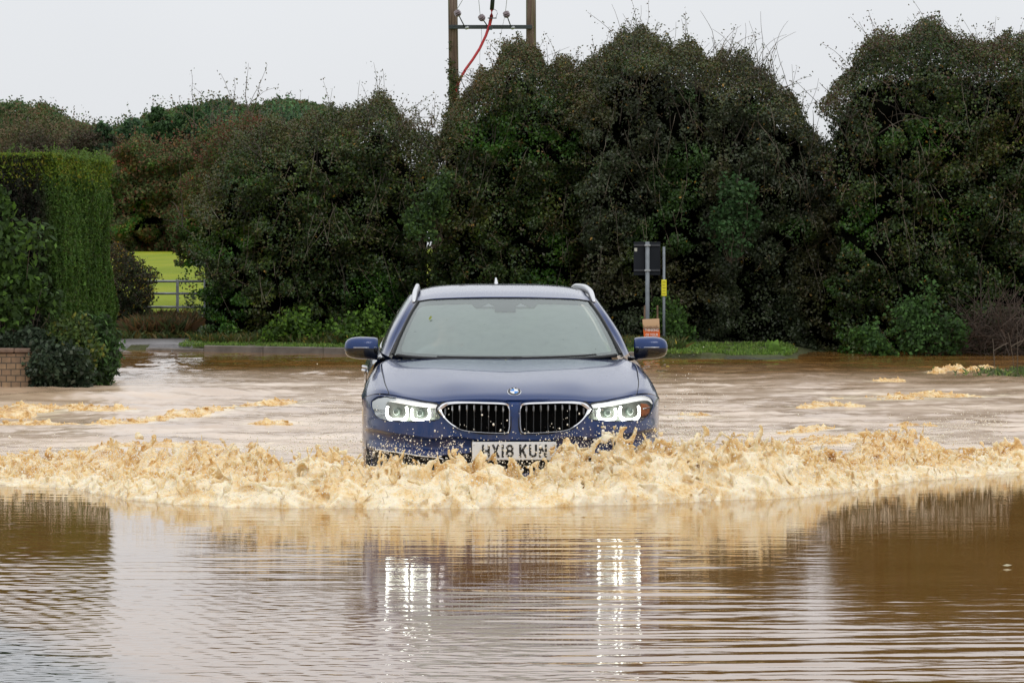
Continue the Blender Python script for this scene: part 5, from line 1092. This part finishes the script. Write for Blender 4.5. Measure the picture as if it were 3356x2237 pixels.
def arc(cx, cz, rx, rz, a0, a1, n=12): return [(cx+rx*cos(radians(a0+(a1-a0)*k/n)), cz+rz*sin(radians(a0+(a1-a0)*k/n))) for k in range(n+1)]
GL = {'H': [[(-hw, -.0395), (-hw, .0395)], [(hw, -.0395), (hw, .0395)], [(-hw, 0), (hw, 0)]], 'X': [[(-.0185, -.0395), (.0185, .0395)], [(.0185, -.0395), (-.0185, .0395)]], '1': [[(0, -.0395), (0, .0395)]],
 'K': [[(-hw, -.0395), (-hw, .0395)], [(-.013, -.006), (.0185, .0395)], [(-.004, .006), (.0185, -.0395)]], 'N': [[(-hw, -.0395), (-hw, .0395)], [(hw, -.0395), (hw, .0395)], [(-hw, .034), (hw, -.034)]],
 'U': [[(-hw, .0395)]+arc(0, -.0155, hw, .0175, 180, 360)+[(hw, .0395)]]}
xx = -.200
for ch in 'HX18 KUN':
    if ch == ' ': xx += .033-.011+.0; continue
    mb = MB(); w_ = .014 if ch == '1' else .05
    if ch == '8': stroke(mb, arc(0, .0165, .0165, .0165, 0, 354, 24), closed=True); stroke(mb, arc(0, -.0165, hw, .0165, 0, 354, 24), closed=True)
    else:
        for s_ in GL[ch]: stroke(mb, s_)
    o = mb.build('plate_character', M_char, pl); o.location = (xx+w_/2, -.0002, 0); xx += w_+.011
for x in (-.247, .247): MB().lathe([(.006, 0), (.005, -.002), (.001, -.003)], (x, .002, .040), (0, 1, 0), 12).build('plate_screw', simple('screw_cap', (.7, .7, .7), .4), pl, smooth=True)

# windscreen
WSC = []
b0 = [(0, 1.335, .972), (.22, 1.345, .974), (.42, 1.40, .978), (.60, 1.52, .985), (.745, 1.69, .998)]; t0_ = [(0, 2.13, 1.362), (.18, 2.14, 1.361), (.35, 2.165, 1.357), (.485, 2.205, 1.350), (.572, 2.265, 1.337)]
for f in np.linspace(0, 1, 5):
    WSC.append([tuple(np.array(b0[i])*(1-f)+np.array(t0_[i])*f+np.array([.004*(i == 4), -.020, .040])*4*f*(1-f)*.55) for i in range(5)])
WSC = full(WSC)
WG = patch(WSC, np.linspace(0, 4, 100), np.linspace(0, 8, 160)); shell('windscreen', WG, M_ws, flip=False)
def WP(u_, v_, off=.0):  # u -1..1 across, v 0..1 up
    q = patch(WSC, np.array([v_*4.]), np.array([(u_+1)*4.]))[0, 0]; return Vector(q)+Vector((0, .55, -.83))*off
fu = np.linspace(-1, 1, 221)[:-1]+1/220; fv = np.linspace(0, 1, 141)[:-1]+1/280; FU, FV = np.meshgrid(fu, fv); au = np.abs(FU)
def rbox(u_, v_, uh, v0, v1, r): 
    du = np.maximum(u_-(uh-r*.55), 0)/.55; dv = np.maximum(np.maximum(v0+r-v_, v_-(v1-r)), 0); return np.hypot(du, dv) <= r
frit = ~rbox(au, FV, .945, .07, .925, .10)
frit |= (FV > .835+.12*sm(.245, .33, au))&(au < .33) | ((au < .095-.35*np.maximum(0, .79-FV))&(FV > .755))
inner = ~frit; win = (np.abs(au-.145) < .065-.05*(FV-.855)/.06)&(FV > .852)&(FV < .925); frit &= ~win
q = patch(WSC, np.linspace(0, 4, 141), np.linspace(0, 8, 221)); q = q+np.array([0, .004, -.006]); shell('windscreen_border', q, simple('dark_border', (.03, .028, .03), .6), mask=frit)
q = patch(WSC, np.linspace(0, 4, 141), np.linspace(0, 8, 221))+np.array([0, .008, -.012]); shell('sensor_cover', q, simple('sensor_grey', (.30, .31, .33), .5), mask=win)
edge = [tuple(WG[i, 0]+np.array([-.004, -.003, .003])) for i in range(100)]; edge2 = [(-x, y, z) for x, y, z in edge]
for e_ in (edge, edge2): MB().tube(e_, .008, 8).build('windscreen_seal', M_black, car, smooth=True)
MB().tube([tuple(WG[-1, i]+np.array([0, .004, .003])) for i in range(0, 160)], .005, 6).build('windscreen_seal', M_black, car, smooth=True)
MB().tube([tuple(WG[0, i]+np.array([0, -.035, .000])) for i in range(4, 156)], .012, 6).build('scuttle', M_black, car, smooth=True)
q = patch(WSC, np.linspace(0, 4, 141), np.linspace(0, 8, 221))+np.array([0, .010, -.015]); shell('windscreen_mist', q, M_mist, mask=inner)
for (x0, x1, v0, v1) in ((-.55, .10, .002, .012), (.02, .72, .002, .015)):
    pts = [tuple(WP(x0+(x1-x0)*k/12, v0+(v1-v0)*k/12, -.014)) for k in range(13)]; MB().tube(pts, .006, 6).build('wiper', M_black, car, smooth=True)

# roof and rear
ROOF = full([[(0, 2.13, 1.370), (.18, 2.14, 1.369), (.35, 2.165, 1.364), (.485, 2.205, 1.357), (.585, 2.275, 1.338)],
 [(0, 2.40, 1.413), (.18, 2.40, 1.412), (.36, 2.42, 1.405), (.49, 2.44, 1.392), (.592, 2.48, 1.368)],
 [(0, 2.85, 1.444), (.18, 2.85, 1.443), (.36, 2.85, 1.436), (.50, 2.86, 1.420), (.597, 2.90, 1.390)],
 [(0, 3.5, 1.448), (.18, 3.5, 1.447), (.36, 3.5, 1.440), (.49, 3.5, 1.424), (.590, 3.5, 1.392)],
 [(0, 4.2, 1.428), (.18, 4.2, 1.427), (.36, 4.2, 1.420), (.48, 4.2, 1.405), (.578, 4.2, 1.375)],
 [(0, 4.62, 1.395), (.18, 4.62, 1.393), (.35, 4.62, 1.386), (.47, 4.60, 1.372), (.56, 4.55, 1.345)]])
shell('roof', patch(ROOF, np.linspace(0, 5, 80), np.linspace(0, 8, 100)), M_paint, thick=.01)
GHS = [[(.775, 1.72, .985), (.728, 1.87, 1.085), (.665, 2.06, 1.200), (.612, 2.22, 1.295), (.588, 2.28, 1.336)],
 [(.822, 1.98, 1.005), (.772, 2.06, 1.120), (.706, 2.2, 1.232), (.632, 2.40, 1.340), (.596, 2.47, 1.368)],
 [(.832, 2.9, 1.005), (.780, 2.9, 1.125), (.716, 2.9, 1.245), (.640, 2.9, 1.360), (.600, 2.9, 1.390)],
 [(.822, 3.9, 1.01), (.770, 3.9, 1.125), (.704, 3.9, 1.240), (.628, 3.9, 1.350), (.588, 3.9, 1.383)],
 [(.790, 4.75, 1.02), (.740, 4.70, 1.125), (.680, 4.64, 1.220), (.606, 4.58, 1.310), (.562, 4.55, 1.345)]]
SIDE = [[(.815, 1.66, .985), (.880, 1.68, .925), (.925, 1.70, .82), (.935, 1.70, .62), (.935, 1.70, .42), (.915, 1.7, .20)],
 [(.828, 2.2, 1.000), (.895, 2.2, .935), (.925, 2.2, .82), (.918, 2.2, .62), (.930, 2.2, .42), (.90, 2.2, .20)],
 [(.836, 3.0, 1.005), (.902, 3.0, .940), (.930, 3.0, .83), (.918, 3.0, .62), (.930, 3.0, .42), (.90, 3.0, .20)],
 [(.832, 3.8, 1.010), (.900, 3.8, .950), (.940, 3.8, .84), (.940, 3.8, .62), (.940, 3.8, .42), (.91, 3.8, .20)],
 [(.796, 4.60, 1.02), (.860, 4.55, .96), (.905, 4.5, .84), (.915, 4.5, .62), (.905, 4.5, .42), (.88, 4.5, .20)]]
REAR = full([[(0, 4.62, 1.39), (.25, 4.61, 1.388), (.45, 4.58, 1.370), (.56, 4.55, 1.345)], [(0, 4.80, 1.15), (.3, 4.79, 1.15), (.58, 4.75, 1.14), (.72, 4.69, 1.14)],
 [(0, 4.90, .98), (.35, 4.88, .98), (.66, 4.82, .98), (.80, 4.62, 1.00)], [(0, 4.92, .75), (.4, 4.90, .75), (.75, 4.82, .75), (.90, 4.5, .75)], [(0, 4.94, .45), (.4, 4.92, .45), (.78, 4.82, .45), (.905, 4.5, .45)], [(0, 4.90, .22), (.4, 4.88, .22), (.75, 4.80, .22), (.88, 4.5, .20)]])
RG = patch(REAR, np.linspace(0, 5, 100), np.linspace(0, 6, 100)); rw = (fcen(RG)[..., 2] > 1.07)&(fcen(RG)[..., 2] < 1.33)&(np.abs(fcen(RG)[..., 0]) < .54)
shell('tailgate', RG, M_paint, mask=~rw, flip=True); shell('rear_window', RG, M_sg, mask=rw, flip=True)
for sx in (-1, 1):
    f = np.array([sx, 1, 1.])
    G = patch(GHS, np.linspace(0, 4, 240), np.linspace(0, 4, 80))*f; U_, V_ = np.meshgrid(np.linspace(0, 4, 240)[:-1], np.linspace(0, 4, 80)[:-1], indexing='ij')
    gl = (V_ > .12)&(V_ < 2.95)&(fcen(G)[..., 1] > 2.10+.0*V_+.09*(V_))&(fcen(G)[..., 1] < 4.5-.06*V_); yy = fcen(G)[..., 1]
    piil = (np.abs(yy-2.98) < .045)|(np.abs(yy-3.92) < .04)
    shell('window_pillars', G, M_paint, mask=~(gl), flip=(sx > 0)); shell('pillar_trim', G, M_gloss, mask=gl&piil, flip=(sx > 0))
    for a_, c_ in ((0, 2.98), (2.98, 3.92), (3.92, 5)): shell('side_window', G, M_sg, mask=gl&~piil&(yy > a_)&(yy < c_), flip=(sx > 0))
    MB().tube([tuple(G[i, 3]) for i in range(100, 232)], .006, 6).build('window_trim', M_satin, car, smooth=True)
    S = patch(SIDE, np.linspace(0, 4, 160), np.linspace(0, 5, 70))*f; c_ = fcen(S); arch = np.hypot(c_[..., 1]-3.815, c_[..., 2]-.33) < .37
    dg = (np.abs(c_[..., 1]-1.98) < .006)|(np.abs(c_[..., 1]-2.98) < .006)
    shell('body_side', S, M_paint, mask=~arch&~dg, flip=(sx < 0)); shell('door_gap', S*np.array([.995, 1, 1]), M_black, mask=dg, flip=(sx < 0))
    FS = np.array([[(.935-.0*k+.01*(k in (1, 2)), y, z) for k, z in enumerate((.80, .72, .6, .45, .30, .2))] for y in (.78, 1.0, 1.25, 1.5, 1.70)]); FS[:, 0, 0] = [.946, .949, .940, .933, .930]; FS[0, 0, 2] = .745; FS[1, 0, 2] = .75; FS[2, 0, 2] = .765; FS[3, 0, 2] = .78
    S2 = patch(FS, np.linspace(0, 4, 80), np.linspace(0, 5, 50))*f; c_ = fcen(S2); shell('front_wing_side', S2, M_paint, mask=np.hypot(c_[..., 1]-.84, c_[..., 2]-.33) > .37, flip=(sx < 0))
    for yw in (.84, 3.815):
        w_ = empty('wheel', (sx*.80, yw, .33)); w_.parent = car
        MB().lathe([(.22, -.11), (.30, -.118), (.325, -.09), (.33, 0), (.325, .09), (.30, .118), (.22, .11)], (0, 0, 0), (1, 0, 0), 48).build('tyre', M_rub, w_, smooth=True)
        rim = MB(); rim.lathe([(.225, -.10), (.235, .115), (.215, .118), (.205, .06), (.06, .05), (.05, .09), (.03, .1)], (0, 0, 0), (sx, 0, 0), 40)
        for k in range(5):
            a = 2*pi*k/5; rim.tube([(sx*.085, .04*cos(a), .04*sin(a)), (sx*.10, .13*cos(a), .13*sin(a)), (sx*.108, .215*cos(a), .215*sin(a))], [.03, .022, .026], 6, flat=.6)
        rim.build('rim', M_satin, w_, smooth=True, auto=40)
    for yh in (2.72, 3.62): MB().tube([(sx*.928, yh-.11, .865), (sx*.948, yh-.08, .868), (sx*.95, yh+.06, .868), (sx*.928, yh+.10, .866)], .008, 8).build('door_handle', M_satin, car, smooth=True)
    # roof rail
    rp_ = cr(np.array([(.604, 2.25, 1.335), (.600, 2.34, 1.368), (.594, 2.47, 1.400), (.584, 2.64, 1.418), (.576, 2.9, 1.428), (.570, 3.4, 1.430), (.562, 4.0, 1.425), (.556, 4.35, 1.405), (.556, 4.5, 1.375)]), np.linspace(0, 8, 60))
    MB().tube([(p[0]*sx, p[1], p[2]) for p in rp_], [.010+.006*sin(pi*min(1, i/12)/2)-.006*max(0, (i-50)/10) for i in range(60)], 10, flat=1.15).build('roof_rail', M_satin, car, smooth=True)
    MB().tube([(p[0]*sx-.012*sx, p[1], p[2]-.018) for p in rp_[4:56]], .008, 6).build('rail_foot', M_black, car, smooth=True)
    MB().tube([tuple(G[i, j]) for i, j in zip(range(2, 60, 2), np.linspace(2, 78, 29).astype(int))], .001, 3).build('pillar_line', M_black, car)
    # door mirror
    dm = empty('door_mirror', (sx*.93, 1.76, 1.04)); dm.parent = car
    def mirror_mesh(zlo, zhi, name, mat):
        V = []; F = []; nx_, na = 16, 28
        xs_ = np.array([-.086, -.080, -.06, -.03, 0, .03, .06, .09, .112, .126, .1325]); tp_ = np.array([.058, .066, .070, .072, .0735, .074, .072, .067, .056, .040, .015]); bt = np.array([-.060, -.070, -.074, -.075, -.0745, -.073, -.070, -.064, -.054, -.038, -.012]); dp = np.array([.05, .062, .075, .085, .088, .087, .083, .074, .06, .042, .016])
        for i in range(len(xs_)):
            for k in range(na):
                a = 2*pi*k/na; cz, cy = sin(a), cos(a); z = (tp_[i] if cz > 0 else -bt[i])*np.sign(cz)*abs(cz)**.75; y = -dp[i]*np.sign(cy)*abs(cy)**.8 if cy > 0 else .045*abs(cy)**.4
                V.append((sx*xs_[i], y, z))
        for i in range(len(xs_)-1):
            for k in range(na):
                q_ = (i*na+k, i*na+(k+1) % na, (i+1)*na+(k+1) % na, (i+1)*na+k); zc = sum(V[j][2] for j in q_)/4
                if zlo <= zc < zhi: F.append(q_)
        if zlo < -1: pass
        mb = MB().add(V, F); o = mb.build(name, mat, dm, smooth=True); return o
    mirror_mesh(.004, 1, 'mirror_shell', M_paint_clean); mirror_mesh(-1, .004, 'mirror_base', M_gloss)
    MB().box((sx*.02, .043, -.002), (.17, .004, .11), bev=.002).build('mirror_glass', M_chrome, dm)
    MB().tube([(sx*.128, -.03, .006), (sx*.06, -.088, .005), (0, -.092, .005), (-sx*.08, -.066, .005)], .0022, 6).build('mirror_line', M_satin, dm, smooth=True)
    MB().tube([(-sx*.02, -.01, -.062), (-sx*.08, -.005, -.068), (-sx*.125, .01, -.072)], [.012, .014, .02], 8, flat=.8).build('mirror_arm', M_gloss, dm, smooth=True)
    tl = patch(REAR, np.linspace(2.35, 3.15, 10), np.linspace(.1, 1.3, 20) if sx < 0 else np.linspace(4.7, 5.9, 20))+np.array([0, .004, 0]); shell('tail_light', tl, simple('tail_red', (.35, .01, .01), .2, coat=.6), flip=True)
V = [(0, 4.10, 1.425), (-.012, 4.30, 1.425), (.012, 4.30, 1.425), (0, 4.27, 1.487), (0, 4.30, 1.480)]
MB().add([(-.014, 4.02, 1.430), (.014, 4.02, 1.430), (.016, 4.24, 1.425), (-.016, 4.24, 1.425), (-.005, 4.19, 1.482), (.005, 4.19, 1.482), (.005, 4.235, 1.485), (-.005, 4.235, 1.485)], [(0, 1, 5, 4), (1, 2, 6, 5), (2, 3, 7, 6), (3, 0, 4, 7), (4, 5, 6, 7)]).build('roof_aerial', M_satin, car)
# cabin
shell('headliner', patch(ROOF, np.linspace(.15, 4.9, 40), np.linspace(.1, 7.9, 60))-np.array([0, 0, .028]), M_lin)
for sx in (-1, 1):
    q = patch(GHS, np.linspace(0.02, .8, 30), np.linspace(0, 3.9, 40))*np.array([sx, 1, 1.])-np.array([sx*.022, -.012, .012]); shell('pillar_lining', q, M_lin)
    for y0 in (2.9, 3.85): MB().tube([(sx*.815, y0+.05, 1.0), (sx*.69, y0+.05, 1.245), (sx*.60, y0+.05, 1.365)], [.05, .04, .035], 6, flat=.4).build('pillar_lining', M_lin, car, smooth=True)
MB().box((0, 2.9, .28), (1.66, 2.9, .06)).build('cabin_floor', M_int, car)
MB().box((0, 1.28, .62), (1.5, .05, .64), bev=.02).build('bulkhead', M_int, car)
dsh = MB(); dsh.box((0, 1.70, .86), (1.46, .42, .20), bev=.06); dsh.box((-.37, 1.78, .955), (.36, .2, .07), bev=.03); dsh.build('dashboard', M_int, car, smooth=False)
sw = MB(); SWC = Vector((-.37, 2.02, .875)); sax = Vector((0, .90, -.43)).normalized(); e1 = Vector((1, 0, 0)); e2 = sax.cross(e1)
sw.tube([SWC+e1*.185*cos(2*pi*k/40)+e2*.185*sin(2*pi*k/40) for k in range(41)], .015, 10, cap=False)
for a in (0, pi, -pi/2*1): sw.tube([SWC, SWC+e1*.18*cos(a)+e2*.18*sin(a)], .016, 8)
sw.lathe([(.065, -.02), (.07, 0), (.05, .03)], SWC, sax, 20); sw.build('steering_wheel', M_int, car, smooth=True, auto=50)
for x in (-.37, .37):
    st = empty('front_seat', (x, 2.35, .33)); st.parent = car
    MB().box((0, .02, .13), (.50, .50, .18), bev=.06).build('seat_cushion', M_seat, st)
    mb = MB()
    V = []; 
    for z, y, hw_, th in ((.16, .27, .24, .11), (.35, .30, .26, .12), (.55, .345, .25, .11), (.68, .375, .19, .09)):
        V += [(-hw_, y-th*.3, z), (-hw_*.7, y-th/2, z), (hw_*.7, y-th/2, z), (hw_, y-th*.3, z), (hw_, y+th/2, z), (-hw_, y+th/2, z)]
    F = [(5, 4, 3, 2, 1, 0), (18, 19, 20, 21, 22, 23)]+[(i*6+j, i*6+(j+1) % 6, i*6+6+(j+1) % 6, i*6+6+j) for i in range(3) for j in range(6)]
    mb.add(V, F).build('backrest', M_seat, st)
    MB().box((0, .39, .80), (.27, .09, .18), bev=.04).build('headrest', M_seat, st)
MB().box((0, 3.42, .52), (1.34, .5, .24), bev=.06).box((0, 3.72, .80), (1.34, .14, .52), bev=.06).build('rear_bench', M_seat, car)
for x in (-.42, .42): MB().box((x, 3.74, 1.10), (.26, .09, .13), bev=.03).build('headrest', M_seat, car)
o = MB().tube([tuple(WP(0, .88, .03)), tuple(WP(0, .80, .06))], .01, 6).box(tuple(WP(0, .80, .085)), (.24, .03, .065), bev=.012).build('rear_view_mirror', M_gloss, car)
# small leaves stuck to glass and bonnet
M_lf = simple('stuck_leaf', (.22, .26, .03), .5, var=.3)
def small_leaf(p, n_, s, lab, rot=0, mat=M_lf):
    zc = Vector(n_).normalized(); xa = zc.orthogonal().normalized(); xa.rotate(Matrix.Rotation(rot, 3, zc)); ya = zc.cross(xa); V = []
    for a, b_, h_ in ((-1, 0, .1), (-.35, .42, .25), (.35, .30, .2), (1, 0, .3), (.4, -.38, .25), (-.3, -.30, .2), (0, 0, .02)): V.append(Vector(p)+(xa*a+ya*b_+zc*(h_+.12))*s)
    o = MB().add(V, [(6, 0, 5), (6, 1, 0), (6, 2, 1), (6, 3, 2), (6, 4, 3), (6, 5, 4)]).build('fallen_leaf', mat); o.matrix_world = car.matrix_basis.copy() if False else Matrix.Translation(car.location)@Matrix.Rotation(YAW, 4, 'Z'); return tag(o, lab, 'leaf')
small_leaf(tuple(WP(-.69, .60, -.003)), (0, -.55, .83), .026, 'yellow green leaf stuck to the upper left of the windscreen', .5)
small_leaf((-.02, 1.18, .972), (0, -.1, 1), .014, 'small pale green leaf on the bonnet in front of the windscreen', 1.0)
small_leaf((-.62, 1.36, .970), (0, -.1, 1), .010, 'tiny dark leaf on the bonnet below the left windscreen corner', .3, simple('dark_leaf', (.04, .05, .02), .6))

# ------------------------------------------------------------------ the driver
def skin_mesh(name, verts, edges, radii, mat, parent, sub=2, rootv=0):
    me = bpy.data.meshes.new(name); me.from_pydata([tuple(v) for v in verts], edges, []); me.materials.append(mat); o = bpy.data.objects.new(name, me); SC.collection.objects.link(o)
    if parent: o.parent = parent
    o.modifiers.new('skin', 'SKIN'); sv = me.skin_vertices[0].data
    for i, r in enumerate(radii): sv[i].radius = (r if isinstance(r, tuple) else (r, r)); sv[i].use_root = (i == rootv)
    s = o.modifiers.new('sub', 'SUBSURF'); s.levels = sub; s.render_levels = sub; s_ = o.modifiers['skin']; s_.use_smooth_shade = True; return o
M_skin = simple('skin', (.55, .33, .24), .5, var=.06, scale=12); M_hair = simple('grey_hair', (.12, .10, .085), .7, var=.3, scale=60); M_coat = simple('grey_jumper', (.40, .42, .46), .85, var=.15, scale=40)
pw = empty('person', (0, 0, 0), 'driver in a grey top holding the steering wheel, faint behind the misted windscreen', 'person'); pw.matrix_world = Matrix.Translation(car.location)@Matrix.Rotation(YAW, 4, 'Z')
x0 = -.37; vs_, es, rd = [], [], []
def va(p, r, par=None):
    vs_.append(p); rd.append(r)
    if par is not None: es.append((par, len(vs_)-1))
    return len(vs_)-1
pel = va((x0, 2.50, .58), (.15, .12)); wa = va((x0, 2.53, .72), (.14, .11), pel); ch = va((x0, 2.55, .88), (.16, .12), wa); nk0 = va((x0, 2.57, 1.01), (.09, .08), ch); nk = va((x0, 2.56, 1.08), .055, nk0); hd0 = va((x0, 2.535, 1.14), (.065, .075), nk); hd1 = va((x0, 2.53, 1.20), (.075, .092), hd0); hd2 = va((x0, 2.535, 1.255), (.062, .075), hd1)
hands = []
for sx in (-1, 1):
    sh = va((x0+sx*.17, 2.56, .97), .065, nk0); el = va((x0+sx*.25, 2.38, .80), .048, sh); wr = va((x0+sx*.185, 2.115, .905), .030, el); pm = va((x0+sx*.180, 2.06, .925), (.038, .020), wr); hands.append((sx, (x0+sx*.180, 2.05, .93)))
    hp = va((x0+sx*.11, 2.42, .52), .085, pel); kn = va((x0+sx*.15, 2.02, .60), .062, hp); an = va((x0+sx*.13, 1.72, .38), .045, kn); va((x0+sx*.13, 1.60, .36), .04, an)
body = skin_mesh('body', vs_, es, rd, M_skin, pw)
# clothing: a slightly larger shell over trunk and arms
vs_, es, rd = [], [], []
pel = va((x0, 2.50, .56), (.165, .135)); wa = va((x0, 2.53, .72), (.155, .125), pel); ch = va((x0, 2.55, .89), (.175, .135), wa); nk0 = va((x0, 2.57, 1.005), (.10, .09), ch); va((x0, 2.565, 1.045), .066, nk0)
for sx in (-1, 1):
    sh = va((x0+sx*.17, 2.56, .97), .078, nk0); el = va((x0+sx*.25, 2.38, .80), .060, sh); va((x0+sx*.190, 2.135, .90), .042, el)
skin_mesh('jumper', vs_, es, rd, M_coat, pw)
hr = MB(); hr.ball((x0, 2.555, 1.245), (.082, .095, .075), 10); ho = hr.build('hair', M_hair, pw, smooth=True)
fc_ = MB(); fc_.tube([(x0, 2.447, 1.215), (x0, 2.430, 1.195), (x0, 2.428, 1.182)], [.007, .011, .013], 8)
for sx in (-1, 1): fc_.ball((x0+sx*.078, 2.545, 1.195), (.010, .022, .032), 6)
fc_.build('nose_and_ears', M_skin, pw, smooth=True)
for sx in (-1, 1): MB().ball((x0+sx*.031, 2.458, 1.212), (.011, .007, .006), 6).build('eye', simple('eye_dark', (.12, .10, .09), .3), pw, smooth=True); MB().tube([(x0+sx*.048, 2.452, 1.228), (x0+sx*.03, 2.444, 1.233), (x0+sx*.015, 2.444, 1.229)], .004, 6).build('eyebrow', M_hair, pw, smooth=True)
MB().tube([(x0-.024, 2.452, 1.157), (x0, 2.443, 1.155), (x0+.024, 2.452, 1.157)], .005, 6).build('mouth', simple('lips', (.35, .14, .12), .5), pw, smooth=True)
for sx, hp in hands:
    vs_, es, rd = [], [], []
    p0 = va(hp, (.03, .018))
    for k, (dz, ln) in enumerate(((.030, .9), (.011, 1.0), (-.008, .95), (-.027, .8))):
        a = va((hp[0]+sx*.004, hp[1]-.030, hp[2]+dz), .0095, p0); b_ = va((hp[0]+sx*.012, hp[1]-.062*ln, hp[2]+dz*.9+.004), .0085, a); c_ = va((hp[0]-sx*.012, hp[1]-.078*ln, hp[2]+dz*.85), .008, b_); va((hp[0]-sx*.032, hp[1]-.062*ln, hp[2]+dz*.85), .007, c_)
    a = va((hp[0]-sx*.020, hp[1]-.005, hp[2]+.020), .0105, p0); b_ = va((hp[0]-sx*.034, hp[1]-.026, hp[2]+.034), .0095, a); va((hp[0]-sx*.036, hp[1]-.050, hp[2]+.044), .008, b_)
    skin_mesh('hand', vs_, es, rd, M_skin, pw, sub=1)
